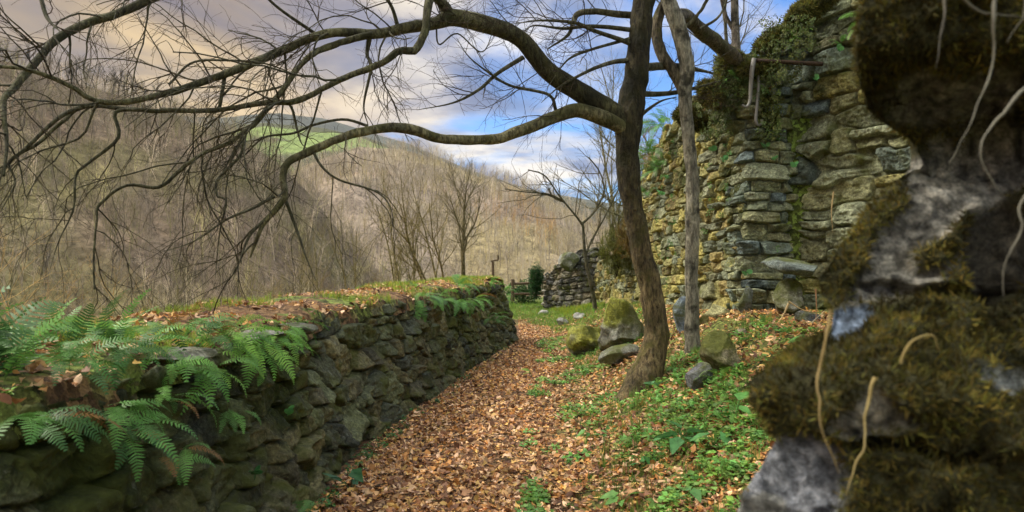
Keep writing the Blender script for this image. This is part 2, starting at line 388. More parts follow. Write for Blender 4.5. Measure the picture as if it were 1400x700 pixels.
# ------------------------------------------------------------------ hills
def hill(name, ridge, Yr, Y0, z0, ypow, colfn, bumpz, seed, mat, nx=220, ny=70, pxr=None, backdrop=60):
    rp = np.array(ridge, float); px = np.linspace(rp[0, 0], rp[-1, 0], nx); s = np.linspace(0, 1.25, ny)
    PX, S = np.meshgrid(px, s, indexing='ij')
    yr = np.interp(PX, rp[:, 0], rp[:, 1]); YR = Yr(PX) if callable(Yr) else Yr
    D = Y0 + (YR - Y0) * S; X = (PX - 700) / F * (Y0 + (YR - Y0) * np.minimum(S, 1.25))
    zr = CAMZ + (HOR - yr) / F * YR
    up = np.minimum(S, 1) ** ypow
    Z = z0 + (zr - z0) * up - np.maximum(S - 1, 0) * backdrop * 2
    n = fbm(xy3(X, D, 0), 1 / bumpz[1], 5, seed)
    Z = Z + n * bumpz[0] * np.sin(np.clip(S, 0, 1) * math.pi * 0.9 + 0.15)
    V = xy3(X, D, Z).reshape(-1, 3)
    c = colfn(V, PX.ravel(), S.ravel())
    o = obj(name, V, grid_quads(nx, ny), None, mat, c); tag(o, kind='structure')
    def sample(n, r, smin=0.0, smax=1.0, pr=None):
        a = r.uniform(*(pr or (px[0], px[-1])), n); q = r.uniform(smin, smax, n) ** 0.8
        iu = (a - px[0]) / (px[-1] - px[0]) * (nx - 1); iv = q / 1.25 * (ny - 1)
        i = np.clip(iu.astype(int), 0, nx - 2); j = np.clip(iv.astype(int), 0, ny - 2); fu = (iu - i)[:, None]; fv = (iv - j)[:, None]
        G = V.reshape(nx, ny, 3)
        return (G[i, j] * (1 - fu) + G[i + 1, j] * fu) * (1 - fv) + (G[i, j + 1] * (1 - fu) + G[i + 1, j + 1] * fu) * fv, a, q
    return o, sample
m, t, b = newmat('wooded_slope'); c = attr(t); p = objco(t)
na = noise(t, p, 0.09, 8, 0.7); nb = noise(t, p, 0.8, 6, 0.7, 0.5)
c = mixc(t, 1.0, c, ramp(t, na.outputs[0], [(0.35, (.6,) * 3), (0.65, (1.35,) * 3)]).outputs[0], 'MULTIPLY')
c = mixc(t, 1.0, c, ramp(t, nb.outputs[0], [(0.35, (.45,) * 3), (0.65, (1.6,) * 3)]).outputs[0], 'MULTIPLY')
t.links.new(c, b.inputs['Base Color']); b.inputs['Roughness'].default_value = 1; b.inputs['Specular IOR Level'].default_value = 0; M['slope'] = m
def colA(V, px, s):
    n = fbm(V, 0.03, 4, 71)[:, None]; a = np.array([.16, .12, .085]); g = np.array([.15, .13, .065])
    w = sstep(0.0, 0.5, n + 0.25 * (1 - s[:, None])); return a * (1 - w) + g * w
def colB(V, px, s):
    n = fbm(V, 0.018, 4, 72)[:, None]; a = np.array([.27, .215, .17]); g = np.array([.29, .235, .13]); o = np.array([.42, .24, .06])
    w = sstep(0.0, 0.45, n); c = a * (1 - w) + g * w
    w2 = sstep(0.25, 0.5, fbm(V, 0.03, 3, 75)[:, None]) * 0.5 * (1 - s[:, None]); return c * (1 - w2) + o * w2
def colM(V, px, s):
    n = fbm(V, 0.009, 4, 73)[:, None]; a = np.array([.10, .10, .06]); g = np.array([.20, .25, .09])
    w = sstep(0.04, 0.12, n + .02); return a * (1 - w) + g * w
def colD(V, px, s):
    n = fbm(V, 0.006, 4, 74)[:, None]; return np.array([.10, .10, .075]) * (1 + 0.5 * n)
_, sampA = hill('hill', [(-1000, 0), (-300, 45), (0, 80), (60, 98), (100, 112), (170, 132), (260, 165), (330, 190), (380, 222), (420, 262), (470, 325), (520, 385), (560, 430)], 170, 46, -22, 0.85, colA, (5, 30), 41, M['slope'])
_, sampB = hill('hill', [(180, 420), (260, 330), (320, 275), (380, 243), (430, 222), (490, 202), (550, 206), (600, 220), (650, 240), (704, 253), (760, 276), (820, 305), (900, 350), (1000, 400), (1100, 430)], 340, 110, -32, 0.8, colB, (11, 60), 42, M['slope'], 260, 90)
_, sampM = hill('hill', [(150, 190), (300, 172), (360, 168), (440, 176), (500, 188), (560, 210), (620, 240), (700, 262), (800, 330)], 800, 380, 10, 0.7, colM, (14, 120), 43, M['slope'], 200, 60)
hill('hill', [(560, 320), (620, 285), (680, 264), (720, 262), (770, 268), (830, 282), (900, 300), (980, 310), (1100, 300), (1400, 250), (1700, 230)], 900, 380, -40, 0.8, colD, (16, 120), 44, M['slope'], 200, 60)
hill('mountain', [(100, 150), (300, 160), (380, 153), (440, 160), (500, 178), (560, 196), (640, 230), (740, 262), (860, 280), (1000, 300)], 2000, 1000, 0, 0.9, colD, (40, 300), 45, M['slope'], 200, 50)

# ------------------------------------------------------------------ dry stone walls
def stone_field(U, V, W, H, hm, wm, seed, big=0.0, p=3.2, tiltj=0.10):
    """distance pattern of a dry stone wall: id of the nearest stone, edge distance in metres, offsets"""
    r = np.random.default_rng(seed); S = []
    v = -hm[1] * 0.5
    while v < H + 0.1:
        h = r.uniform(*hm); u = -r.uniform(0, 0.5)
        while u < W + 0.3:
            w = h * r.uniform(*wm)
            if r.random() < big: hh = h * 1.8; w *= 1.35
            else: hh = h
            if h > (hm[0] + hm[1]) / 2 and r.random() < 0.3:
                k = r.uniform(0.35, 0.65)
                S.append((u + w / 2, v + h * k / 2, w / 2 * r.uniform(.9, 1), h * k / 2)); S.append((u + w / 2 + r.uniform(-.04, .04), v + h * (1 + k) / 2, w / 2, h * (1 - k) / 2))
            else: S.append((u + w / 2, v + hh / 2, w / 2, hh / 2))
            u += w
        v += h * 0.98
    S = np.array(S); n = len(S)
    S[:, 0] += r.normal(0, 0.012, n); S[:, 1] += r.normal(0, 0.012, n); ang = r.normal(0, tiltj, n)
    f1 = np.full(U.shape, 9.0); f2 = np.full(U.shape, 9.0); idx = np.zeros(U.shape, int)
    f1r = f1.ravel(); f2r = f2.ravel(); ir = idx.ravel(); Ur = U.ravel(); Vr = V.ravel()
    order = np.argsort(Ur, kind='stable'); Us = Ur[order]
    rad = S[:, 2] * 1.5 + 0.14
    for i in range(n):
        a = np.searchsorted(Us, S[i, 0] - rad[i]); bb = np.searchsorted(Us, S[i, 0] + rad[i])
        if a == bb: continue
        ix = order[a:bb]; dv = Vr[ix] - S[i, 1]; k = np.abs(dv) < S[i, 3] * 1.7 + 0.12; ix = ix[k]; dv = dv[k]
        du = Ur[ix] - S[i, 0]; c, s = math.cos(ang[i]), math.sin(ang[i]); x = (du * c + dv * s) / S[i, 2]; y = (-du * s + dv * c) / S[i, 3]
        d = ((np.abs(x) ** p + np.abs(y) ** p) ** (1 / p) - 1) * min(S[i, 2], S[i, 3]) 
        o1 = f1r[ix]; b1 = d < o1
        f2r[ix] = np.where(b1, o1, np.minimum(f2r[ix], d)); f1r[ix] = np.where(b1, d, o1); ir[ix] = np.where(b1, i, ir[ix])
    f1 = f1r.reshape(U.shape); f2 = f2r.reshape(U.shape); idx = ir.reshape(U.shape)
    e = np.minimum((f2 - f1) * 0.5, -f1 + 0.012)
    rr = np.random.default_rng(seed + 1)
    off = rr.uniform(-1, 1, n)[idx]; tu = rr.normal(0, 1, n)[idx]; tv = rr.normal(0, 1, n)[idx]; hue = rr.random(n)[idx]; val = rr.random(n)[idx]
    return dict(e=e, idx=idx, du=U - S[idx, 0], dv=V - S[idx, 1], off=off, tu=tu, tv=tv, hue=hue, val=val)
def stone_height(f, P3, amp, gap=0.05, edge=0.03, seed=0, ns=1.0, lump=1.0):
    sm = sstep(-0.006, edge, f['e'])
    h = -gap * (1 - sm) + sm * (f['off'] * amp + np.clip(f['tu'] * f['du'] * 0.16 + f['tv'] * f['dv'] * 0.30, -0.05, 0.05))
    q = P3 + np.stack([f['hue'] * 9, f['val'] * 9, f['off'] * 9], -1)
    a = fbm(q, 7 * ns, 4, seed); ter = np.abs(fbm(q * np.array([1, 1, 2.6]), 5 * ns, 3, seed + 5))
    facet = np.floor(a * 6 + 0.5) / 6
    return h + sm * lump * (0.026 * a + 0.034 * facet - 0.06 * ter) / ns ** .3 + 0.006 * fbm(P3, 45, 2, seed + 8)
def palette(f, P3, pal, seed, mossc=(.045, .055, .012), moss=0.3, mscale=1.3):
    pal = np.array(pal, float); k = np.clip((f['hue'] * len(pal)).astype(int), 0, len(pal) - 1)
    c = pal[k] * (0.65 + 0.7 * f['val'])[..., None]
    n = fbm(P3, mscale, 4, seed + 60); w = (sstep(0.35 - moss, 0.75 - moss, n + 0.3 * fbm(P3, 9, 3, seed + 61)))[..., None]
    return c * (1 - w) + np.array(mossc) * w
def wall_grid(line, n_u, n_v, Hf, thick, batter, zbase, stone, amp, gap, pal, seed, moss, big=0.0, flip=1, back=True, ns=1.0, top_soft=0.05, tiltj=0.10, topjit=0.05, edge=0.03, warp=0.05, p=3.2, lump=1.0):
    L = np.array(line, float)
    d = np.r_[0, np.cumsum(np.linalg.norm(np.diff(L, axis=0), axis=1))]; W = d[-1]
    u = np.linspace(0, W, n_u)
    c = np.stack([np.interp(u, d, L[:, 0]), np.interp(u, d, L[:, 1])], -1)
    k = max(1, int(0.12 / (W / n_u))); ker = np.ones(2 * k + 1) / (2 * k + 1)
    cs = np.stack([np.convolve(np.pad(c[:, q], k, mode='reflect', reflect_type='odd'), ker, 'valid') for q in (0, 1)], -1)
    tg = np.gradient(cs, axis=0); tg /= np.linalg.norm(tg, axis=1, keepdims=True)
    nrm = np.stack([tg[:, 1], -tg[:, 0]], -1) * flip
    H = Hf(cs[:, 0], cs[:, 1], u) + fbm(xy3(u, 0), 2.3, 3, seed + 9) * topjit; zb = zbase(cs[:, 0], cs[:, 1])
    nv = n_v; nt_ = max(6, int(n_v * thick / H.max())); nb_ = 24 if back else 0
    s = np.r_[np.linspace(0, 1, nv), 1 + np.linspace(0, 1, nt_ + 1)[1:], 2 + np.linspace(0, 1, nb_ + 1)[1:] if back else []]
    Uu, S = np.meshgrid(u, s, indexing='ij'); Hh = H[:, None]
    Vm = np.where(S <= 1, S * Hh, np.where(S <= 2, Hh + (S - 1) * thick, Hh + thick + (S - 2) * Hh))
    hgt = np.where(S <= 1, S, np.where(S <= 2, 1, 3 - S)) * Hh
    inn = np.where(S <= 1, 0, np.where(S <= 2, (S - 1) * thick, thick)) + batter * np.minimum(hgt, 5) / 1.0
    X = cs[:, None, 0] - nrm[:, None, 0] * inn; Y = cs[:, None, 1] - nrm[:, None, 1] * inn; Z = zb[:, None] - 0.12 + hgt
    P3 = xy3(X, Y, Z)
    wu = Uu + warp * fbm(xy3(Uu, Vm, 0), 2.2, 3, seed + 11); wv = Vm + warp * fbm(xy3(Uu, Vm, 5), 1.6, 3, seed + 12) * 1.3
    f = stone_field(wu, wv, W, H.max() + thick + 0.3, stone[0], stone[1], seed, big, tiltj=tiltj, p=p)
    h = stone_height(f, P3, amp, gap, edge, seed, ns, lump)
    af = np.clip((S - 0.97) / 0.06, 0, 1) * (S < 1.5) + (S >= 1.5) * np.clip((2.06 - S) / 0.12, 0, 1)
    sgn = np.where(S < 1.5, 1, -1)
    nx_ = nrm[:, None, 0] * (1 - af) * sgn; ny_ = nrm[:, None, 1] * (1 - af) * sgn; nz_ = af
    X = X + nx_ * h; Y = Y + ny_ * h; Z = Z + nz_ * h
    V = xy3(X, Y, Z); col = palette(f, P3, pal, seed, moss=moss)
    return V.reshape(-1, 3), grid_quads(*S.shape) , col.reshape(-1, 3), (cs, nrm, H, zb), (V[:, :nv], S.shape)
pal_dark = [(.12, .115, .055), (.085, .09, .05), (.15, .135, .065), (.07, .075, .05), (.12, .13, .065), (.11, .10, .055)]
def lwH(x, y, u): return np.interp(y, [-3, 3, 6, 14.2], [1.22, 1.22, 1.24, 1.27])
LWL = [tuple(p) for p in WB] + [(.08, 14.5), (-.25, 14.62), (-.9, 14.7)]
lw = tag(thing('stone_wall', (-1.3, 4.4, 0), 'low dark mossy stone wall with ferns along the left of the leafy path', 'stone wall'), kind='thing')
V, Q, C, (lcs, ln, lH, lzb), _ = wall_grid(LWL, 1500, 120, lwH, 0.95, 0.30, lambda x, y: np.zeros_like(x) - 0.02, ((0.09, 0.30), (0.9, 2.2)), 0.04, 0.11, pal_dark, 101, 0.16, 0.16, flip=1, tiltj=0.16, topjit=0.03, warp=0.07, edge=.014, p=5, lump=.8)
obj('stonework', V, Q, None, M['stone_dark'], C, lw)
# earth and turf on top of the wall
n_u = len(lcs); sel = np.arange(0, n_u, 3); w = np.linspace(0, 1, 22)
SU, SW = np.meshgrid(sel, w, indexing='ij')
inn = 0.30 * lH[SU] - 0.01 + SW * 1.30 + 0.05 * fbm(xy3(SU * .02, SW * 0), 3, 3, 8) * (1 - SW)
X = lcs[SU, 0] - ln[SU, 0] * inn; Y = lcs[SU, 1] - ln[SU, 1] * inn
Z = lH[SU] - 0.15 - 0.10 * sstep(.05, 0, SW) + 0.10 * np.sin(np.clip(SW, 0, 1) * math.pi) ** 0.35 - 0.35 * sstep(0.8, 1, SW) + 0.035 * fbm(xy3(X, Y), 2.5, 3, 19) + 0.03
turfV = xy3(X, Y, Z)
nn_ = fbm(turfV, 2.2, 3, 33)[..., None]; gcol = np.where(nn_ > 0.0, np.array([.10, .13, .03]), np.array([.14, .085, .045]))
obj('earth_top', turfV.reshape(-1, 3), grid_quads(*SU.shape), None, M['ground'], gcol.reshape(-1, 3), lw)

# the tall ruin wall on the right
pal_warm = [(.27, .25, .10), (.20, .20, .11), (.32, .28, .09), (.17, .19, .13), (.21, .22, .14), (.25, .20, .08)]
pal_grey = [(.20, .215, .14), (.13, .16, .13), (.24, .25, .14), (.10, .13, .13), (.17, .19, .12), (.22, .22, .12)]
rw = tag(thing('ruin_wall', (2.95, 8.95, 0.9), 'tall ruined stone wall with ivy and moss rising behind the two tree trunks', 'stone wall'), kind='thing')
zb_r = lambda x, y: gz(x - 0.25, y) - 0.25
V, Q, C, _, _ = wall_grid([(2.55, 22.4), (2.62, 19.7), (2.66, 17), (2.70, 14), (2.78, 11), (2.95, 8.95), (3.18, 8.86)], 1150, 330, lambda x, y, u: ruin_top(y) - zb_r(x, y) , 0.6, 0.03, zb_r, ((0.13, 0.26), (1.1, 2.5)), 0.04, 0.10, pal_warm, 201, 0.08, 0.10, flip=1, topjit=0.10, p=5, lump=.7, edge=.016)
obj('rubble_face', V, Q, None, M['stone_warm'], C, rw)
V, Q, C, _, _ = wall_grid([(2.93, 9.35), (2.94, 8.93), (3.02, 8.80), (3.55, 8.72), (3.7, 8.9)], 340, 420, lambda x, y, u: 4.05 - zb_r(x, y) + u * 0.25, 0.35, 0.01, lambda x, y: np.full_like(x, 0.55), ((0.12, 0.24), (1.6, 3.8)), 0.05, 0.11, pal_grey, 202, 0.0, 0.0, flip=1, topjit=0.1, tiltj=0.03, warp=0.03, p=5, lump=.6, edge=.017)
obj('quoin', V, Q, None, M['stone_warm'], C, rw)
V, Q, C, _, _ = wall_grid([(3.35, 9.02), (3.6, 8.85), (4.35, 7.75), (5.6, 5.8), (6.6, 3.2)], 900, 420, lambda x, y, u: np.interp(u, [0, .4, 1.0, 7], [4.1, 4.5, 5.0, 5.1]), 0.5, 0.05, lambda x, y: np.full_like(x, 0.6), ((0.14, 0.36), (1.3, 3.0)), 0.05, 0.12, pal_grey + pal_grey[:2] + pal_warm[:2], 203, 0.0, 0.18, flip=1, tiltj=0.14, topjit=0.12, edge=0.02, warp=0.07, ns=1.3, p=4.5, lump=.75)
obj('large_stone_face', V, Q, None, M['stone_warm'], C, rw)
# dry stone stub at the end of the path
sw = tag(thing('stone_wall', (1.6, 22, 0), 'short dark dry stone wall end with grassy top at the far bend of the path', 'stone wall'), kind='thing')
V, Q, C, _, _ = wall_grid([(2.75, 21.2), (2.0, 21.6), (1.45, 22.1), (1.12, 22.9), (1.08, 24.2)], 420, 150, lambda x, y, u: np.interp(u, [0, .7, 1.5, 2.5, 5.5], [2.0, 2.0, 1.75, 1.35, 1.3]), 0.4, 0.03, lambda x, y: gz(x, y) - 0.1, ((0.13, 0.3), (1.0, 2.2)), 0.06, 0.12, [(.13, .13, .12), (.10, .10, .095), (.19, .18, .15), (.15, .13, .09)], 204, 0.0, flip=-1, topjit=0.08, tiltj=0.2)
obj('stonework', V, Q, None, M['stone_warm'], C, sw)
# ------------------------------------------------------------------ bare trees
prr = np.random.default_rng(5)
def unit(v): v = np.asarray(v, float); return v / (np.linalg.norm(v) + 1e-12)
def wander(p0, d0, length, n, r0, r1, jit, pull, pw, g):
    p = [np.array(p0, float)]; d = unit(d0); st = length / (n - 1); pull = np.array(pull, float)
    for i in range(n - 1):
        d = unit(d + g.normal(0, jit, 3) + pull * pw); p.append(p[-1] + d * st)
    return np.array(p), np.linspace(r0, r1, n)
def sprout(tb, pts, rad, spec, level, g, tint):
    """spec: per level dict(n, t, len, ang, jit, pull, pw, r, k, sides)"""
    if level >= len(spec): return
    s = spec[level]; L = np.linalg.norm(np.diff(pts, axis=0), axis=1).sum()
    n = s['n'](L) if callable(s['n']) else s['n']; n = int(n + g.random())
    for _ in range(n):
        t = g.uniform(*s['t']); f = t * (len(pts) - 1); i = min(int(f), len(pts) - 2); f -= i
        p = pts[i] * (1 - f) + pts[i + 1] * f; r = rad[i] * (1 - f) + rad[i + 1] * f
        tg = unit(pts[i + 1] - pts[i]); a = unit(np.cross(tg, g.normal(0, 1, 3))); a = unit(a + s.get('bias', np.zeros(3)))
        an = g.normal(s['ang'], 0.25); d = tg * math.cos(an) + a * math.sin(an)
        le = g.uniform(*s['len']) * (1.15 - 0.5 * t); r0 = min(r * 0.62, s['r'] * g.uniform(.7, 1.2))
        q, rr = wander(p, d, le, s['k'], r0, max(r0 * s.get('tip', 0.35), 0.0012), s['jit'], s['pull'], s['pw'], g)
        tb.add(q, rr, s['sides'], col=tint(r0)); sprout(tb, q, rr, spec, level + 1, g, tint)
def tint_red(r):
    w = float(np.clip((0.010 - r) / 0.007, 0, 1)); return np.array([1, 1, 1]) * (1 - w) + np.array([0.62, 0.42, 0.42]) * w
def tint_olive(r):
    w = float(np.clip((0.010 - r) / 0.007, 0, 1)); return np.array([1, 1, 1]) * (1 - w) + np.array([0.75, 0.62, 0.42]) * w
rows_thin = True
def px_limb(pts, n=None):
    """rows: photo x, photo y, distance, width in photo pixels -> world points and radii"""
    a = np.array([[*P(x, y, d), w * d / F / 2] for x, y, d, w in pts]); n = n or max(10, len(pts) * 5)
    s = smoothpath(a, n); return s[:, :3], np.maximum(s[:, 3] * (.86 if rows_thin else 1), 0.002)
def dd(pts, d0, d1, w0, w1, pw=0.8):
    n = len(pts); t = np.linspace(0, 1, n); return [(x, y, d0 + (d1 - d0) * k, w0 + (w1 - w0) * k ** pw) for (x, y), k in zip(pts, t)]
DOWN = (0, 0, -1); UP = (0, 0, 1)
droop = [dict(n=lambda L: 4.3 * L, t=(0.08, 1), len=(0.5, 1.5), ang=0.85, jit=0.17, pull=DOWN, pw=0.13, r=0.009, k=11, sides=5, tip=.4),
         dict(n=lambda L: 6.5 * L, t=(0.15, 1), len=(0.25, 0.75), ang=0.7, jit=0.19, pull=DOWN, pw=0.09, r=0.0048, k=8, sides=4, tip=.4),
         dict(n=lambda L: 6 * L, t=(0.2, 1), len=(0.10, 0.34), ang=0.7, jit=0.2, pull=DOWN, pw=0.02, r=0.0026, k=5, sides=3, tip=.5)]
airy = [dict(n=lambda L: 3.8 * L, t=(0.08, 1), len=(0.4, 1.2), ang=0.8, jit=0.15, pull=UP, pw=0.02, r=0.0065, k=10, sides=5, tip=.4),
        dict(n=lambda L: 7 * L, t=(0.12, 1), len=(0.2, 0.65), ang=0.65, jit=0.17, pull=DOWN, pw=0.02, r=0.0038, k=7, sides=4, tip=.4),
        dict(n=lambda L: 7 * L, t=(0.15, 1), len=(0.08, 0.30), ang=0.6, jit=0.2, pull=UP, pw=0.0, r=0.0024, k=5, sides=3, tip=.5)]

D0 = 7.0
tree = thing('bare_tree', (1.38, D0, 0.3), 'big bare mossy tree beside the path, long crooked limbs spreading left over the wall', 'tree')
def trunkpath(rows, n=40): return px_limb(rows, n)
tb = Tubes()
pts, rad = trunkpath([(873, 556, 7.0, 84), (879, 526, 7.0, 60), (890, 494, 7.02, 45), (897, 455, 7.05, 37), (892, 410, 7.05, 35), (878, 350, 7.05, 33), (868, 300, 7.03, 33), (861, 250, 7.0, 36), (858, 205, 7.0, 39), (860, 165, 7.0, 42), (867, 120, 7.0, 40), (873, 70, 7.02, 37), (880, 10, 7.05, 34), (886, -60, 7.1, 31), (880, -170, 7.1, 26), (900, -300, 7.2, 20), (890, -420, 7.2, 12), (905, -520, 7.3, 5)], 260)
hh_ = np.linspace(0, 1, len(pts)); wz = sstep(1.4, 2.6, pts[:, 2])[:, None]
tb.add(pts, rad, 60, col=np.array([1.0, .92, .70]) * (1 - wz) + np.array([.30, .30, .20]) * wz)
tb.build('trunk', M['bark'], tree, disp=0.020, dscale=6, seed=3, ridge=.010)
LI = {}
W_ = lambda xs: xs
LI['upper'] = list(zip([862, 848, 800, 750, 710, 659, 618, 596, 556, 510, 464, 424, 384, 343, 286, 229, 171, 126, 97, 63, 29, -25], [180, 162, 130, 97, 51, 31, 23, 31, 37, 46, 43, 51, 69, 86, 109, 126, 139, 136, 117, 103, 94, 88],
    [7, 6.98, 6.9, 6.8, 6.7, 6.5, 6.4, 6.3, 6.2, 6.1, 6.0, 5.9, 5.8, 5.6, 5.4, 5.2, 5.0, 4.9, 4.8, 4.7, 4.6, 4.5], [40, 36, 33, 30, 27, 27, 27, 20, 17, 16, 15, 14, 14, 13, 12, 11, 10, 8, 8, 7, 6, 5]))
LI['lower'] = list(zip([870, 840, 800, 780, 750, 716, 681, 647, 601, 567, 533, 493, 459, 424, 394, 386, 390, 379, 361, 350, 342], [186, 168, 152, 152, 163, 177, 189, 191, 189, 178, 174, 180, 191, 206, 222, 246, 266, 286, 303, 330, 352],
    [7.03, 6.9, 6.8, 6.75, 6.65, 6.5, 6.4, 6.3, 6.1, 6.0, 5.9, 5.7, 5.6, 5.5, 5.4, 5.35, 5.3, 5.25, 5.2, 5.2, 5.2], [24, 25, 23, 22, 19, 18, 17, 16, 16, 17, 15, 14, 13, 13, 12, 11, 10, 9, 7, 5, 3]))
LI['hook'] = dd([(618, 24), (606, 5), (592, -8), (584, 8), (581, 40), (567, 68), (545, 69), (520, 86), (465, 108), (407, 137), (366, 140), (297, 150), (229, 151), (171, 149), (114, 145), (85, 165), (52, 195), (20, 215), (-15, 250)], 6.4, 4.8, 17, 4)
LI['fork'] = dd([(510, 46), (470, 56), (440, 66), (424, 76), (407, 93), (379, 131), (350, 166), (337, 177), (314, 194), (274, 211), (240, 238), (217, 256), (171, 254), (137, 278), (131, 300), (129, 350), (129, 396)], 6.0, 4.9, 12, 3)
LI['corner'] = list(zip([890, 800, 640, 480, 330, 250, 200, 154, 109, 74, 46, 17, 3, 8, 4], [-150, -160, -150, -110, -55, -20, 0, 20, 34, 54, 86, 120, 140, 190, 240], np.linspace(7.1, 4.4, 15), [22, 20, 18, 16, 15, 14, 13, 13, 13, 13, 12, 11, 9, 6, 4]))
small = [  # (parent-independent) traced secondary branches: rows and depth, width
    (dd([(504, 48), (501, 74), (507, 91), (497, 143), (503, 171)], 6.1, 5.9, 6, 4), 'droop'),
    (dd([(306, 105), (303, 125), (296, 151), (270, 152)], 5.5, 5.4, 7, 5), 'droop'),
    (dd([(200, 150), (157, 153), (161, 188), (120, 223), (103, 240), (100, 286), (80, 330), (68, 370)], 5.2, 4.8, 7, 2.5), 'droop'),
    (dd([(114, 145), (80, 160), (34, 203), (11, 223), (20, 250), (0, 290)], 5.0, 4.7, 8, 3), 'droop'),
    (dd([(331, 185), (329, 211), (297, 246), (297, 268), (309, 275), (300, 320), (294, 385)], 5.4, 5.1, 6, 2.5), 'droop'),
    (dd([(390, 266), (371, 291), (343, 320), (330, 350), (318, 385)], 5.3, 5.0, 7, 2.5), 'droop'),
    (dd([(386, 262), (407, 318), (418, 350), (432, 384)], 5.3, 5.2, 6, 2.5), 'droop'),
    (dd([(427, 206), (440, 228), (464, 246), (516, 263), (536, 291), (533, 330)], 5.5, 5.3, 5, 2), 'droop'),
    (dd([(375, 268), (345, 285), (310, 300), (265, 330), (220, 345)], 5.3, 5.0, 6, 2), 'droop'),
    (dd([(393, 139), (400, 152), (406, 178), (412, 196), (420, 203)], 5.9, 5.8, 5, 3), 'droop'),
    (dd([(503, 172), (470, 163), (430, 170), (400, 182), (360, 188), (330, 215), (300, 222)], 5.9, 5.6, 5, 3), 'droop'),
    (dd([(50, -20), (62, 22), (80, 42)], 4.9, 4.7, 7, 6), 'airy'),
    (dd([(230, 115), (262, 85), (310, 82), (360, 86), (400, 100), (420, 108)], 5.2, 5.6, 4, 3), 'airy'),
    (dd([(760, 150), (750, 129), (699, 117), (670, 100), (641, 77), (624, 51)], 6.8, 6.3, 6, 3), 'airy'),
    (dd([(866, 60), (845, 52), (810, 40), (786, 30), (740, 27), (700, 32)], 7.0, 6.6, 9, 4), 'airy'),
    (dd([(864, 40), (830, 36), (800, 35), (770, 38), (730, 34), (715, 45)], 7.05, 6.8, 8, 4), 'airy'),
    (dd([(866, 20), (840, 18), (815, 15), (790, 18), (784, 30), (776, 48), (748, 66)], 7.1, 6.9, 12, 7), 'airy'),
    (dd([(862, 52), (840, 58), (812, 66), (785, 76), (770, 88), (748, 120)], 7.0, 6.7, 6, 3), 'airy'),
    (dd([(860, 82), (840, 84), (815, 92), (790, 104), (765, 118), (740, 140)], 7.0, 6.6, 9, 3), 'airy'),
    (dd([(715, 78), (680, 100), (655, 122), (620, 140), (570, 150)], 6.7, 6.2, 8, 3), 'airy'),
    (dd([(610, 22), (602, -10), (606, -60), (590, -120)], 6.4, 6.4, 16, 8), 'airy'),
    (dd([(596, 31), (600, 60), (625, 45), (660, 70), (680, 20)], 6.3, 6.3, 3, 2), 'airy'),
    (dd([(880, 128), (905, 128), (935, 124), (985, 110)], 7.2, 7.9, 10, 6), 'airy'),
    (dd([(878, 92), (905, 90), (940, 92), (975, 100)], 7.2, 7.9, 14, 9), 'airy'),
    (dd([(850, 200), (870, 165), (900, 140), (925, 132)], 7.2, 7.6, 8, 4), 'airy'),
    (dd([(884, -20), (850, -60), (790, -60), (720, -40), (640, -60)], 7.0, 6.0, 20, 6), 'airy'),
    (dd([(884, -40), (930, -90), (1000, -140), (1060, -150)], 7.0, 6.6, 20, 6), 'airy'),
    (dd([(430, 45), (380, 10), (340, -25), (280, -50)], 6.0, 5.4, 6, 3), 'airy'),
    (dd([(545, 40), (530, 0), (490, -30), (430, -60)], 6.2, 5.8, 7, 3), 'airy'),
]
tw = Tubes()
gr_ = np.random.default_rng(77)
for k, rows in LI.items():
    p, r = px_limb(rows, 90 if k in ('upper', 'corner') else 80)
    L = Tubes(); ss = np.linspace(0, 1, len(p))[:, None]; dk = sstep(.33, .2, ss) if k == 'upper' else np.zeros_like(ss); cc0 = {'lower': (1.7, 1.65, 1.4), 'upper': (1.15, 1.15, .95)}.get(k, (1, 1, .85)); L.add(p, r, 14 if k in ('upper', 'lower') else 10, col=np.array(cc0) * (1 - dk) + np.array([.5, .5, .34]) * dk); L.build('limb', M['bark_limb'] if k != 'upper' else M['bark_limb'], tree, disp=0.010, dscale=9, seed=len(k))
    n = len(p)
    cut = {'upper': 0.42, 'lower': 0.75, 'hook': 0.3, 'fork': 0.15, 'corner': 0.55}[k]
    a = int(n * cut)
    sprout(tw, p[a:], np.minimum(r[a:], .03), droop, 0, gr_, tint_olive)
    sprout(tw, p[int(n * .12):a], np.minimum(r[int(n * .12):a], .03), [dict(airy[0], n=lambda L: 3.6 * L if k != 'lower' else 0.7 * L), airy[1], airy[2]], 0, gr_, tint_red)
    if k in ('upper', 'corner'): sprout(tw, p[a:], np.minimum(r[a:], .03), [dict(airy[0], n=lambda L: 3.6 * L, bias=np.array([0, 0, .9])), airy[1], airy[2]], 0, gr_, tint_red)
for rows, sty in small:
    p, r = px_limb(rows, 30); w0 = rows[0][3]; r = r * np.interp(np.linspace(0, 1, 30), [0, .6, 1], [1, 1, .3])
    if w0 >= 12:
        L = Tubes(); L.add(p, r, 10); L.build('limb', M['bark_limb'], tree, disp=0.008, dscale=9)
    else: tw.add(p, r, 7)
    sprout(tw, p[4:], r[4:], [dict((droop if sty == 'droop' else airy)[0], n=(lambda L: 4 * L) if sty == 'droop' else (lambda L: 6.5 * L), len=(.25, .85), r=0.0055), (droop if sty == 'droop' else airy)[1], (droop if sty == 'droop' else airy)[2]], 0, gr_, tint_olive if sty == 'droop' else tint_red)
tw.build('twigs', M['bark_limb'], tree)

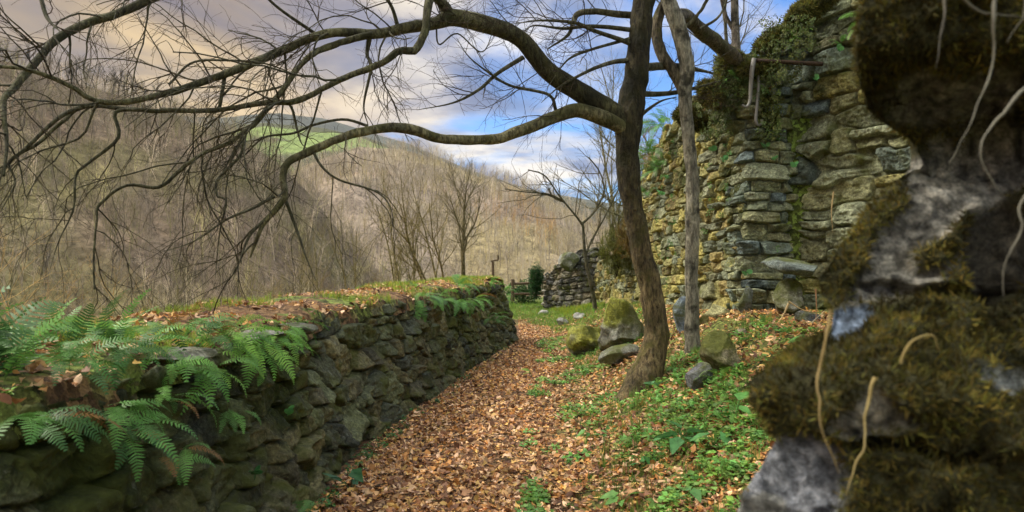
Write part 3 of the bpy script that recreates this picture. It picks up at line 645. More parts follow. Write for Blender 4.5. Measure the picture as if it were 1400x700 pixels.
# the grey slender tree behind it
t2 = thing('bare_tree', (1.93, 7.35, 0.42), 'slender pale grey tree with dark patches close behind the big mossy trunk', 'tree')
tb = Tubes()
pts, rad = px_limb([(950, 515, 7.35, 42), (948, 492, 7.35, 28), (946, 460, 7.35, 22), (946, 420, 7.35, 20), (945, 370, 7.35, 20), (947, 320, 7.35, 21), (947, 270, 7.35, 20), (945, 220, 7.35, 18), (940, 170, 7.35, 18), (937, 125, 7.35, 20), (940, 95, 7.35, 22), (934, 60, 7.35, 22), (926, 30, 7.35, 24), (915, 0, 7.35, 22), (905, -50, 7.35, 19), (915, -160, 7.4, 15), (900, -300, 7.4, 9), (910, -400, 7.4, 4)], 220)
tb.add(pts, rad / .93, 40, col=(.72, .72, .63)); tb.build('trunk', M['bark_grey'], t2, disp=0.012, dscale=8, seed=12, ridge=.006)
for rows, mt in ((dd([(925, 22), (940, 22), (960, 42), (985, 62), (1003, 76), (1020, 100), (1030, 130)], 7.35, 9.5, 22, 24), 'bark'), (dd([(922, -12), (908, 6), (900, 26), (898, 48), (905, 72), (922, 98), (936, 125)], 7.45, 7.4, 16, 18), 'bark'),
                 (dd([(926, 40), (945, 30), (965, 5), (985, -40)], 7.35, 7.2, 8, 5), 'bark_limb'), (dd([(905, -50), (860, -100), (800, -130)], 7.35, 7.0, 12, 6), 'bark_limb')):
    p, r = px_limb(rows, 26); L = Tubes(); L.add(p, r, 12); L.build('limb', M[mt], t2, disp=0.02, dscale=8, seed=4)
tw2 = Tubes()
sprout(tw2, pts[170:], rad[170:], airy, 0, gr_, tint_red)
p, r = px_limb(dd([(957, 39), (985, 20), (1000, -20)], 7.78, 8, 5, 3), 12); tw2.add(p, r, 6); sprout(tw2, p, r, airy, 0, gr_, tint_red)
tw2.build('twigs', M['bark_limb'], t2)

# ---- generic bare tree
def gen_tree(base, h, r0, seed, lean=(0, 0), stems=1, spec=None, mat='bark_limb', label='', cat='tree', group=None, first=0.3, lo=0.25, col=(1, 1, 1), name='bare_tree', dens=1.0):
    g = np.random.default_rng(seed); t = thing(name, base, label, cat, group); tr = Tubes(); tw = Tubes()
    spec = spec or [dict(n=6 * dens, t=(lo, .95), len=(h * .25, h * .5), ang=0.6, jit=0.10, pull=UP, pw=0.07, r=r0 * .4, k=9, sides=5, tip=.3),
                    dict(n=6 * dens, t=(.2, 1), len=(h * .10, h * .24), ang=0.6, jit=0.14, pull=UP, pw=0.05, r=r0 * .16, k=6, sides=4, tip=.4),
                    dict(n=5, t=(.15, 1), len=(h * .04, h * .12), ang=0.6, jit=0.16, pull=UP, pw=0.02, r=r0 * .07, k=4, sides=3, tip=.6)]
    tint = lambda r: np.array(col) * (1.0 if r > 0.02 else 1.15)
    for s in range(stems):
        d = np.array([lean[0] + (g.normal(0, .22) if stems > 1 else 0), lean[1] + (g.normal(0, .2) if stems > 1 else 0), 1.0])
        p, r = wander(np.array(base) - [0, 0, .15], d, h * g.uniform(.8, 1), 16, r0 * (1 if s == 0 else .75), r0 * .15, 0.06, UP, 0.06, g)
        tr.add(p, r, 9, col=col); sprout(tw, p, r, spec, 0, g, tint)
    tr.build('trunk', M[mat], t); tw.build('crown', M[mat], t); return t
def copy_thing(src, loc, rz, sc, label=None):
    c = src.copy(); COL.objects.link(c); c.location = [float(v) for v in loc]; c.rotation_euler = (0, 0, rz); c.scale = (sc, sc, sc)
    if label: c['label'] = label
    for ch in list(src.children):
        k = ch.copy(); COL.objects.link(k); k.parent = c
        for g in list(ch.children): q = g.copy(); COL.objects.link(q); q.parent = k
    return c
def on(x, y, dz=0.0): return np.array([x, y, float(gz(np.array([x]), np.array([y]))[0]) + dz])
pale = (2.8, 2.5, 1.8)
# sapling in front of the wall end
t3 = thing('sapling', (2.0, 17.5, .1), 'thin crooked bare sapling standing before the dark stone stub', 'tree')
tr = Tubes(); tw = Tubes()
for rows in (dd([(816, 446), (812, 410), (806, 380), (800, 350), (798, 325), (797, 305)], 17, 17, 8.5, 4), dd([(797, 308), (785, 292), (765, 268), (745, 240), (722, 232)], 17, 16.6, 4, 2), dd([(797, 305), (812, 290), (826, 262), (820, 235), (805, 215)], 17, 17.2, 4, 2),
             dd([(772, 276), (745, 265), (715, 262), (690, 258)], 16.9, 16.5, 4, 1.5), dd([(800, 352), (808, 330), (825, 300), (850, 250)], 17, 17.3, 4, 2)):
    p, r = px_limb(rows, 16); (tr if rows[0][3] > 8 else tw).add(p, r, 7); 
    if rows[0][3] < 8: sprout(tw, p, r, [dict(n=9, t=(.1, 1), len=(.5, 1.6), ang=0.7, jit=.16, pull=UP, pw=.04, r=.012, k=8, sides=4, tip=.4), dict(n=5, t=(.1, 1), len=(.2, .7), ang=.7, jit=.18, pull=UP, pw=.02, r=.007, k=5, sides=3, tip=.5)], 0, gr_, lambda r: np.array([1.3, 1.15, 1.0]))
tr.build('trunk', M['bark_limb'], t3); tw.build('crown', M['bark_limb'], t3)
# trees past the low wall
b = P(634, 382, 19); gen_tree((b[0], 19, .15), 4.6, .085, 3, (0.18, 0), label='forked bare tree leaning right just beyond the low wall end', lo=0.3, dens=1.6, col=(1.9, 1.7, 1.4))
b = P(612, 385, 21); gen_tree((b[0], 21, -.2), 5.0, .06, 8, (-0.35, 0), stems=4, label='many-stemmed bare tree leaning left beyond the low wall', lo=.3, dens=1.2, col=(2.6, 2.2, 1.5))
b = P(560, 385, 26); gen_tree((b[0], 26, -2.0), 6.5, .08, 14, (-0.1, 0), stems=3, label='pale bare tree with several stems lower on the slope', dens=1.2, col=pale)
b = P(850, 350, 24); gen_tree((b[0], 24, .8), 7.5, .10, 18, (0.05, 0), stems=2, label='pale bare tree with a fine twiggy crown behind the ruin wall', lo=.2, dens=1.6, col=(2.4, 2.3, 2.0))
b = P(905, 350, 20); gen_tree((b[0], 20, 1.6), 6.5, .08, 21, (0.05, 0), stems=2, label='bare tree showing between the two trunks above the ruin wall', lo=.2, dens=1.4, col=(1.9, 1.8, 1.6))
b = P(1004, 90, 12); gen_tree((b[0], 12, 3.2), 6, .055, 25, (-0.02, 0), label='thin dark trunk on top of the ruin wall', lo=.3, dens=1.3)
b = P(1022, 90, 11.3); gen_tree((b[0], 11.3, 3.4), 7, .10, 26, (0.03, 0), label='thicker dark trunk on top of the ruin wall', lo=.3, dens=1.3, mat='bark_grey', col=(.45, .42, .4))
gsl = np.random.default_rng(44)
protos = []
for i, (lab) in enumerate(range(3)):
    x, y = [(-9, 24), (-14, 20), (-6.5, 30)][i]
    protos.append(gen_tree(on(x, y), 6.5, .07, 60 + i, (0, 0), stems=[2, 3, 2][i], label='slender pale bare tree among the brush on the slope below the wall', group='slender bare trees on the slope below the wall', dens=1.1, col=pale))
for i in range(17):
    y = gsl.uniform(16, 48); x = -gsl.uniform(0.12, 0.80) * y
    copy_thing(protos[i % 3], on(x, y, -.1), gsl.uniform(0, 6), gsl.uniform(.45, .85))
# wooded hills: far trees that read as one mass
def far_proto(seed, h=1.0, nl=9, ntw=5, r0=.016, bend=.09):
    g = np.random.default_rng(seed); T = Tubes()
    p, r = wander((0, 0, -.1), (g.normal(0, bend), g.normal(0, bend), 1), h, 6, r0, r0 * .3, bend, UP, .05, g); T.add(p, r, 3, col=(1.15,) * 3)
    for _ in range(nl):
        t = g.uniform(.25, .98); q = p[0] * (1 - t) + p[-1] * t; a = g.uniform(0, 6.28); e = g.uniform(.5, 1.3)
        d = np.array([math.cos(a) * math.cos(e), math.sin(a) * math.cos(e), math.sin(e)]); l = g.uniform(.25, .5) * (1.2 - .6 * t)
        q2, r2 = wander(q, d, l, 4, r0 * .4, r0 * .12, .12, UP, .05, g); T.add(q2, r2, 3)
        for _ in range(ntw):
            k = g.integers(1, 4); a = g.uniform(0, 6.28); q3, r3 = wander(q2[k], unit(d + .9 * g.normal(0, .6, 3)), g.uniform(.08, .22), 3, r0 * .14, r0 * .08, .15, UP, .05, g); T.add(q3, r3, 3, col=(.95,) * 3)
    V, Q, _, C = T.arrays(); return (V, Q, None, C)
fp = [far_proto(i, nl=11, ntw=7, r0=.010) for i in range(6)]; fq = [far_proto(20 + i, nl=8, ntw=4, r0=.014) for i in range(5)]
def forest(name, label, pos, hts, cols, protos, seed):
    g = np.random.default_rng(seed); n = len(pos)
    V, Q, T, C = scatter(protos, pos, rotz(g.uniform(0, 6.28, n)), hts, cols, g.integers(0, len(protos), n))
    tag(obj(name, V, Q, T, M['twig'], C), label, name.replace('_', ' '), kind='stuff')
g = np.random.default_rng(91)
pa, ax, aq = sampA(3000, g, 0.02, 1.02, (-350, 560)); n = len(pa)
ca = np.array([.30, .24, .17])[None] * g.uniform(.5, 1.4, (n, 1)); w = (g.random(n) < .3)[:, None]; ca = np.where(w, np.array([.25, .22, .10])[None] * g.uniform(.7, 1.4, (n, 1)), ca)
r_ = g.random(n)[:, None]; ca = np.where(r_ < .10, ca * 2.3, np.where(r_ > .86, ca * .35, ca))
forest('woodland', 'brown bare woodland covering the left hillside', pa, g.uniform(3.2, 7, n), ca, fp, 1)
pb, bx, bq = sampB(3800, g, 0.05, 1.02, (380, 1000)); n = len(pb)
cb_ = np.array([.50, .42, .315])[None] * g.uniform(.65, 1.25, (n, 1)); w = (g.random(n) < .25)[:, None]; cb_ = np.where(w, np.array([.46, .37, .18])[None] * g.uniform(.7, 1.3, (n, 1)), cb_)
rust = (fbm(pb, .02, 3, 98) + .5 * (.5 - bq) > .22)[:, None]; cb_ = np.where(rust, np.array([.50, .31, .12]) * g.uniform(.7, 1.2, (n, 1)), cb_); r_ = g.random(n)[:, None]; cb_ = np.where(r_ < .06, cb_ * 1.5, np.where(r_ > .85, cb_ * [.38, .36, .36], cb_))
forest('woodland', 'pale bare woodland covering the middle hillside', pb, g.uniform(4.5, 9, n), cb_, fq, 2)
# skyline trees on the left hill
def ridge_pt(px):
    a = np.array([(-60, 70), (0, 80), (60, 98), (100, 112), (170, 132), (260, 165)]); y = np.interp(px, a[:, 0], a[:, 1]); return P(px, y + 4, 170)
rt = gen_tree(ridge_pt(130), 7.5, .20, 70, label='dark bare tree on the skyline of the left hill', group='bare trees on the skyline of the left hill', col=(.5, .45, .5), lo=.2, dens=1.4)
for i, px_ in enumerate([5, 22, 40, 62, 78, 92, 104, 116, 142, 153, 161, 170, 182, 196, 212, 232]):
    copy_thing(rt, ridge_pt(px_) , i * 1.3, g.uniform(.75, 1.15))
# brush between the wall and the valley
g = np.random.default_rng(92); n = 2000
y = 5 + 55 * g.random(n) ** .7; x = -2.6 - (0.80 * y - 1) * g.random(n) ** 0.8; keep = (x > -0.8 * y - 3) & ((x < wall_x(np.clip(y, 0, 14.2)) - 4.0) | (y > 26)); x, y = x[keep], y[keep]; n = len(x)
pos = xy3(x, y, gz(x, y) - .1); fb = [far_proto(40 + i, nl=13, ntw=8, r0=.0045, bend=.22) for i in range(6)]
cc = np.where((fbm(pos, .12, 3, 99) > .12)[:, None], np.array([.50, .33, .13])[None], np.array([.45, .38, .24])[None]) * g.uniform(.3, 1.25, (n, 1))
forest('brush', 'tangle of thin bare brown brush filling the slope beyond the low wall', pos, g.uniform(.9, 2.6, n), cc, fb, 3)
def ghit(px, py):
    """where the sight line under a photo pixel meets the ground"""
    d = np.arange(3.2, 26, .02); X = (px - 700) / F * d; Z = CAMZ + (HOR - py) / F * d; k = np.nonzero(Z <= gz(X, d))[0]
    return P(px, py, d[k[0]]) if len(k) else P(px, py, 24)
# ------------------------------------------------------------------ rocks
_ico = {}
def ico(n):
    if n not in _ico:
        bm = bmesh.new(); bmesh.ops.create_icosphere(bm, subdivisions=n, radius=1.0)
        _ico[n] = (np.array([v.co[:] for v in bm.verts]), np.array([[v.index for v in f.verts] for f in bm.faces])); bm.free()
    return _ico[n]
def rock_arrays(c, rad, seed, rot=(0, 0, 0), cuts=9, rough=0.06, sub=5, lo=.55, hi=.85, col=(.2, .2, .18), moss=0.3, mossc=(.07, .085, .015)):
    g = np.random.default_rng(seed); v, f = ico(sub); v = v.copy()
    for _ in range(cuts):
        n = unit(g.normal(0, 1, 3)); d = g.uniform(lo, hi); v = v - np.maximum(v @ n - d, 0)[:, None] * n
    v = v * (1 + 0.10 * fbm(v, 1.6, 3, seed)[:, None])
    rad = np.array(rad); v = v * rad
    from mathutils import Euler
    m = np.array(Euler(rot).to_matrix()); v = v @ m.T + np.array(c)
    s = rad.mean(); dn = fbm(v, 1.2 / s, 5, seed + 3)
    nrm = unit3(v - np.array(c)); v = v + nrm * (dn * rough * s * 2)[:, None]
    cc = np.array(col) * (1 + .5 * fbm(v, 2 / s, 4, seed + 7)[:, None])
    up = np.clip(nrm[:, 2], -1, 1); w = sstep(0.55 - moss, 0.9 - moss, up * 0.55 + 0.5 * fbm(v, 1.5 / s, 4, seed + 9) + .15)[:, None]
    return v, f, cc * (1 - w) + np.array(mossc) * w
def unit3(a): return a / (np.linalg.norm(a, axis=-1, keepdims=True) + 1e-9)
def rock(name, px, py, d, rpx, label, seed, dy=None, mat='rock', parent=None, cat='rock', group=None, **kw):
    if d == 0: h = ghit(px, py + rpx[1] * .62); d = h[1]
    c = P(px, py, d); rad = (rpx[0] * d / F, (dy if dy else rpx[0] * d / F), rpx[1] * d / F)
    v, f, cc = rock_arrays(c, rad, seed, **kw)
    base = [float(c[0]), float(c[1]), float(v[:, 2].min())]
    o = obj(name, v, None, f, M[mat], cc, parent, at=None if parent is not None else base)
    if parent is None: tag(o, label, cat, group)
    return o
rock('boulder', 846, 448, 0, (40, 46), 'large mossy boulder at the path edge left of the big trunk', 1, rot=(0, .25, 0.3), cuts=14, lo=.45, moss=.38, col=(.21, .21, .18), mossc=(.19, .20, .03), rough=.16)
rock('boulder', 806, 468, 0, (32, 24), 'low moss-covered boulder sloping to the path beside the larger one', 2, rot=(0, .5, 0), moss=.6, col=(.16, .15, .12), mossc=(.22, .22, .035), rough=.16)
rock('rock', 845, 487, 0, (33, 14), 'flat grey rock lying in front of the mossy boulder', 5, dy=.2, rot=(0, -.25, .3), col=(.19, .19, .165), moss=0.12)
rock('rock', 950, 518, 0, (22, 29), 'dark pointed slate block at the foot of the grey slender tree', 7, dy=.12, rot=(0.1, .35, .3), cuts=12, lo=.4, hi=.65, col=(.13, .13, .15), moss=-.1, rough=.03)
rock('rock', 984, 488, 0, (27, 36), 'mossy upright rock leaning beside the foot of the slender tree', 9, dy=.2, rot=(0, -.2, 0), col=(.22, .19, .12), moss=.45, mossc=(.11, .11, .025), rough=.12)
rock('rock', 1021, 408, 8.3, (15, 31), 'blue-grey slate slab propped upright against the ruin wall foot', 11, dy=.07, rot=(-.15, .12, .2), cuts=12, lo=.4, hi=.6, col=(.13, .145, .165), moss=-.1, rough=.03)
rock('rock', 934, 436, 8.7, (15, 30), 'bluish stone half hidden behind the slender trunk', 12, dy=.12, col=(.15, .19, .25), moss=-.1)
rock('rock', 985, 440, 8.55, (36, 27), 'pale yellowish rounded stone at the foot of the ruin corner', 13, dy=.2, col=(.34, .32, .16), moss=.1, rough=.04)
rock('rock', 1086, 366, 7.75, (44, 15), 'long blue-green stone slab jutting from the ruin wall', 14, dy=.22, rot=(0, .1, -.6), cuts=11, lo=.5, hi=.75, col=(.13, .155, .145), moss=.08, rough=.05)
rock('rock', 1079, 405, 7.9, (21, 25), 'rough round mossy stone below the long slab', 15, dy=.2, col=(.22, .22, .18), moss=.3, rough=.14)
rock('rock', 1104, 437, 7.4, (34, 22), 'dark slate stone lying at the wall foot among dry stalks', 16, dy=.15, cuts=12, lo=.4, hi=.65, col=(.09, .095, .105), moss=0, rough=.04)
rock('rock', 770, 440, 0, (10, 7), 'small grey rock in the grass beside the far path', 17, col=(.28, .28, .27), moss=.1)
rock('rock', 793, 432, 0, (9, 6), 'small pale rock in the grass before the dark stone stub', 18, col=(.33, .33, .31), moss=.0)
rock('rock', 742, 427, 0, (8, 4), 'tiny pale stone on the grass at the path bend', 19, col=(.36, .35, .32), moss=.1)
rock('rock', 778, 358, 21.5, (15, 13), 'big grey capstone perched on the dark stone stub', 20, dy=.4, col=(.27, .27, .25), moss=.1, rough=.08)
rock('rock', 1012, 455, 0, (10, 7), 'small brown stone in the leaf litter by the wall foot', 21, col=(.22, .18, .13), moss=.1)

# ------------------------------------------------------------------ leaves, ferns, grass
def leaf_proto(seed, curl=.25, ln=1.0, wd=.55):
    g = np.random.default_rng(seed); n = 5; V = []; 
    t = np.linspace(0, 1, n); w = wd * np.sin(t ** .8 * math.pi) ** .8 * .5 * (1 + g.normal(0, .18, n)); w[0] = .02; w[-1] = .01
    z = curl * (g.uniform(-1, 1) * (t - .5) ** 2 * 2 + g.normal(0, .08, n)); fold = g.uniform(-.5, .6)
    for i in range(n): V += [(t[i] * ln - .5 * ln, -w[i], z[i] + fold * w[i]), (t[i] * ln - .5 * ln, 0, z[i]), (t[i] * ln - .5 * ln, w[i], z[i] + fold * w[i] * g.uniform(.5, 1.2))]
    Q = []
    for i in range(n - 1):
        a = i * 3; Q += [(a, a + 1, a + 4, a + 3), (a + 1, a + 2, a + 5, a + 4)]
    return (np.array(V), np.array(Q), None)
lpro = [leaf_proto(i, .45) for i in range(8)]
def rand_rot(n, tilt, g):
    a = g.uniform(0, 2 * math.pi, n); return rotz(a) @ rotx(g.normal(0, tilt, n)) @ rotz(g.uniform(0, 2 * math.pi, n))
LC = np.array([(.44, .23, .07), (.56, .36, .15), (.26, .12, .045), (.66, .48, .25), (.12, .06, .03), (.52, .27, .08), (.62, .43, .13), (.34, .20, .10), (.20, .11, .06), (.70, .50, .30)])
def litter(name, label, x, y, z, g, size=(.022, .072), tilt=.6):
    n = len(x); c = LC[g.integers(0, len(LC), n)] * [1.15, 1.04, 1.1] * g.uniform(.55, 1.3, (n, 1)) * (1 + .25 * fbm(xy3(x, y), 1.6, 3, 77))[:, None]
    V, Q, T, C = scatter(lpro, xy3(x, y, z), rand_rot(n, tilt, g), g.uniform(*size, n), c)
    return tag(obj(name, V, Q, T, M['litter'], C), label, 'leaves', kind='stuff')
g = np.random.default_rng(301)
def ysamp(n, y0, y1, k):  # pdf ~ y^-k
    u = g.random(n); a = y0 ** (1 - k); b = y1 ** (1 - k); return (a + (b - a) * u) ** (1 / (1 - k))
n = 85000; y = ysamp(n, 3.2, 24, 1.7); lo = wall_x(np.clip(y, 0, 14.2)) - .02; x = lo + (rw_x(np.clip(y, 3, 19.5)) - .05 - lo) * g.random(n) ** 1.25
den = np.clip(1.15 - greenness(x, y) * .55, .10, 1) * (1 - .85 * sstep(15, 21, y)); den = den * np.clip(.95 + 1.3 * fbm(xy3(x, y), 2.2, 3, 66), .25, 1); k = g.random(n) < den; x, y = x[k], y[k]
litter('fallen_leaves', 'brown and orange fallen leaves carpeting the path and bank', x, y, gz(x, y) + g.uniform(0.0, .022, len(x)), g)
n2 = 3200; y = ysamp(n2, 3.4, 14, 1.6); lo = wall_x(y) + .02; x = lo + (rw_x(y) - .1 - lo) * g.random(n2) ** 1.3
litter('fallen_leaves', 'larger curled brown leaves strewn over the path', x, y, gz(x, y) + g.uniform(.012, .035, n2), g, (.05, .09), .7)
# on the wall top
n = 9000; ii = g.integers(0, len(lcs), n); ok = lcs[ii, 1] > 1.5; ii = ii[ok]; w = g.random(len(ii)); 
def turf_z(ii, w): return lH[ii] - 0.15 + 0.10 * np.sin(w * math.pi) ** .35 - .35 * sstep(.8, 1, w) + .03
def turf_xy(ii, w): inn = .30 * lH[ii] - .01 + w * 1.30; return lcs[ii, 0] - ln[ii, 0] * inn, lcs[ii, 1] - ln[ii, 1] * inn
x, y = turf_xy(ii, w); pn = fbm(xy3(x, y), 1.5, 3, 55); k = pn < .18; x, y, z = x[k], y[k], (turf_z(ii, w) + .035 * fbm(xy3(x, y), 2.5, 3, 19))[k]
litter('fallen_leaves', 'brown fallen leaves lying along the top of the low wall', x, y, z + g.uniform(.005, .03, len(x)), g)
# grass
def grass_proto(seed, nb=9, h=1.0, sp=.35):
    g = np.random.default_rng(seed); V = []; Q = []; T = []
    for _ in range(nb):
        a = g.uniform(0, 6.28); d = np.array([math.cos(a), math.sin(a), 0]); s = np.array([-d[1], d[0], 0]); b0 = g.normal(0, .10, 3) * [1, 1, 0]; hh = h * g.uniform(.55, 1.1); l = g.uniform(.1, 1) * sp * hh; w = .014
        i = len(V); V += [b0 - s * w, b0 + s * w, b0 + d * l * .35 + s * w * .8 + [0, 0, hh * .6], b0 + d * l * .35 - s * w * .8 + [0, 0, hh * .6], b0 + d * l + [0, 0, hh * (.95 - .3 * l)]]
        Q.append((i, i + 1, i + 2, i + 3)); T.append((i + 3, i + 2, i + 4))
    return (np.array(V), np.array(Q), np.array(T))
gpro = [grass_proto(i) for i in range(6)]
def grass(name, label, x, y, z, h, col, g, cv=.35):
    n = len(x); c = np.array(col)[None] * g.uniform(1 - cv, 1 + cv, (n, 1)) * np.stack([g.uniform(.75, 1.35, n), np.ones(n), g.uniform(.7, 1.2, n)], -1)
    V, Q, T, C = scatter(gpro, xy3(x, y, z), rotz(g.uniform(0, 6.28, n)), g.uniform(*h, n), c); return tag(obj(name, V, Q, T, M['leaf'], C), label, 'grass', kind='stuff')
n = 9000; ii = g.integers(0, len(lcs), n); ii = ii[lcs[ii, 1] > 3.2]; w = g.random(len(ii)); x, y = turf_xy(ii, w); pn = fbm(xy3(x, y), .9, 3, 56) + .5 * (w - .45) + .25 * sstep(10, 13, y); k = pn > .08; x, y, z = x[k], y[k], turf_z(ii, w)[k]
grass('grass', 'bright green grass tufts growing on top of the low wall', x, y, z, (.04, .11), (.30, .40, .06), g)
n = 7000; y = g.uniform(12, 27, n); x = g.uniform(-.3, 3.0, n); k = (greenness(x, y) > .75) & (x < np.where(y < 19.5, rw_x(np.clip(y, 3, 19.5)), 3.5)) & ((x > path_edge(y) - .5) | (y > 19)); x, y = x[k], y[k]
grass('grass', 'lush green grass around the far bend of the path', x, y, gz(x, y) - .01, (.05, .15), (.20, .33, .06), g, .5)
n = 2600; y = g.uniform(3.6, 12, n); x = path_edge(y) + g.uniform(.2, 3.2, n); pn = fbm(xy3(x, y), 1.1, 3, 57); k = (pn > .1) & (x < rw_x(y) - .05); x, y = x[k], y[k]
grass('grass', 'thin grass tufts scattered on the right bank', x, y, gz(x, y), (.05, .15), (.13, .24, .05), g)
n = 900; y = g.uniform(19, 25, n); x = 1.35 + g.uniform(0, 1.4, n) - (y - 21) * .06
grass('grass', 'yellow-green grass mound topping the dark stone stub', x, y, gz(x, y) + .0, (.08, .2), (.30, .40, .05), g)
# low green plants
def cover_proto(seed, nl=14, spread=.5):
    g = np.random.default_rng(seed); V = []; Q = []; C = []
    for _ in range(nl):
        l = leaf_proto(g.integers(0, 9999), .2, 1, .75)[0] * g.uniform(.16, .34); a = g.uniform(0, 6.28); r = g.uniform(.05, spread); h = g.uniform(.08, .42) * (1.15 - r)
        m = rotz(np.array(a)) @ rotx(np.array(g.normal(0, .35))) ; el = g.normal(.1, .35); ce, se = math.cos(el), math.sin(el); mm = np.array([[ce, 0, -se], [0, 1, 0], [se, 0, ce]])
        v = (l + [.12, 0, 0]) @ mm.T @ m.T + [math.cos(a) * r, math.sin(a) * r, h]; i = len(C); V.append(v); Q.append(leaf_proto(0)[1] + i); C += [g.uniform(.7, 1.3)] * len(v)
    return (np.concatenate(V), np.concatenate(Q), None, np.array(C)[:, None])
cpro = [cover_proto(i) for i in range(7)]
def cover(label, x, y, z, s, col, g, name='ground_cover', rot=None):
    n = len(x); c = np.array(col)[None] * g.uniform(.65, 1.35, (n, 1)) * np.stack([g.uniform(.8, 1.25, n), np.ones(n), g.uniform(.8, 1.4, n)], -1)
    V, Q, T, C = scatter(cpro, xy3(x, y, z), rotz(g.uniform(0, 6.28, n)) if rot is None else rot, g.uniform(*s, n), c); return tag(obj(name, V, Q, T, M['leaf'], C), label, 'plants', kind='stuff')
n = 5200; y = ysamp(n, 3.3, 14, 1.5); x = path_edge(y) - .25 + 3.2 * g.random(n) ** 1.35; pn = fbm(xy3(x, y), 1.3, 4, 58) + .45 * fbm(xy3(x, y), 5, 2, 59); k = (pn > .03 + .25 * sstep(.5, -.2, x - path_edge(y)) + .30 * sstep(1.3, 2.2, x - path_edge(y))) & (x < rw_x(y) - .1); x, y = x[k], y[k]
cover('small leafy green plants spreading over the leaf litter right of the path', x, y, gz(x, y) - .005, (.07, .17), (.17, .33, .065), g)
n = 260; ii = g.integers(0, len(lcs), n); x, y = turf_xy(ii, g.random(n)); cover('small green plants rooted on the low wall top', x, y, np.full(n, 1.12), (.06, .13), (.12, .25, .04), g)
n = 150; y = ysamp(n, 3.6, 13, 1.2); x = wall_x(y) + g.uniform(-.02, .12, n); cover('small green plants along the foot of the low wall', x, y, gz(x, y), (.05, .12), (.07, .18, .04), g)

# ferns
def frond_mesh(seed, L=1.0, npin=17, e0=1.0, droop_=1.7, wid=.20):
    g = np.random.default_rng(seed); V = []; Q = []; T = []; n = 18
    s = np.linspace(0, 1, n); e = e0 - droop_ * s ** 1.3; x = np.r_[0, np.cumsum(np.cos(e[:-1]))] / (n - 1); z = np.r_[0, np.cumsum(np.sin(e[:-1]))] / (n - 1); yb = g.normal(0, .08) * s ** 2
    rp = np.stack([x, yb, z], -1); tg = unit3(np.gradient(rp, axis=0)); up = unit3(np.cross(np.broadcast_to([0, 1, 0], tg.shape), tg)) * -1
    for i in range(n - 1):     # rachis
        a = len(V); w = .006 * (1 - .7 * s[i]); V += [rp[i] - [0, w, 0], rp[i] + [0, w, 0], rp[i + 1] + [0, w, 0], rp[i + 1] - [0, w, 0]]; Q.append((a, a + 1, a + 2, a + 3))
    for k in range(npin):
        t = .17 + .81 * (k / (npin - 1)); f = t * (n - 1); i = min(int(f), n - 2); q = rp[i] * (1 - f + i) + rp[i + 1] * (f - i); tt = tg[i]
        pl = wid * (np.sin(min(1, (t - .05) * 1.6) * math.pi / 2) ** .6) * (1 - max(0, (t - .42) / .60)) ** .75 * g.uniform(.88, 1.08) + .012
        for sd in (-1, 1):
            d = unit(np.array([0, sd, 0]) + tt * g.normal(.38, .08)); hw = min(.022, .34 * .81 / (npin - 1)) * .82; a = len(V); dz = g.normal(-.05, .08)
            for u_, ww in ((0, .9), (.35, 1.05), (.72, .8)):
                c = q + d * pl * u_ + np.array([0, 0, dz * pl * u_ * u_ - .02 * u_ * pl]); V += [c - tt * hw * ww, c + tt * hw * ww]
            V.append(q + d * pl + np.array([0, 0, dz * pl])); Q += [(a, a + 1, a + 3, a + 2), (a + 2, a + 3, a + 5, a + 4)]; T.append((a + 4, a + 5, a + 6))
    me = make_mesh('frond', np.array(V), Q, T, np.ones((1, 3)) * g.uniform(.8, 1.2)); return me
def fern_mats():
    out = []
    for i, c in enumerate([(.10, .24, .05), (.16, .36, .07), (.055, .14, .035), (.22, .42, .07), (.26, .13, .04)]):
        m, t, b = newmat('fern_green'); p = objco(t); n_ = noise(t, p, 12, 3); cc = mixc(t, n_.outputs[0], tuple(x * .6 for x in c), tuple(x * 1.5 for x in c))
        cc = mixc(t, 1.0, cc, attr(t), 'MULTIPLY'); t.links.new(cc, b.inputs['Base Color']); b.inputs['Roughness'].default_value = .5
        tr = t.nodes.new('ShaderNodeBsdfTranslucent'); t.links.new(cc, tr.inputs[0]); mx = t.nodes.new('ShaderNodeMixShader'); mx.inputs[0].default_value = .3
        o = [n for n in t.nodes if n.type == 'OUTPUT_MATERIAL'][0]; t.links.new(b.outputs[0], mx.inputs[1]); t.links.new(tr.outputs[0], mx.inputs[2]); t.links.new(mx.outputs[0], o.inputs[0]); out.append(m)
    return out
FM = fern_mats()
FR = {(k, m): frond_mesh(k * 10 + m, e0=[1.15, .5, .15, 1.35][k], droop_=[1.9, 1.7, 1.5, 1.0][k], npin=17 + m, wid=.17 + .02 * m) for k in range(4) for m in range(3)}
for k_, me in list(FR.items()):
    for i, mt in enumerate(FM): c = me.copy(); c.materials.append(mt); FR[k_ + (i,)] = c
gf = np.random.default_rng(404)
def fern(loc, L, nf, az, spread, kinds, label, mats=(0, 1), group=None):
    t = thing('fern', loc, label, 'fern', group)
    for i in range(nf):
        me = FR[(int(gf.choice(kinds)), int(gf.integers(0, 3)), 4 if gf.random() < .07 else int(gf.choice(mats)))]
        o = bpy.data.objects.new('frond', me); link(o, t); a = az + (i / max(1, nf - 1) - .5) * 2 * spread + gf.normal(0, .18)
        s = L * gf.uniform(.65, 1.12); o.scale = (s,) * 3; o.rotation_euler = (gf.normal(0, .3), gf.normal(0, .18), a); o.location = (gf.normal(0, .03), gf.normal(0, .04), gf.normal(0, .015))
def wface(y, h): return np.array([float(wall_x(y)) - .30 * h + .03, y, h])
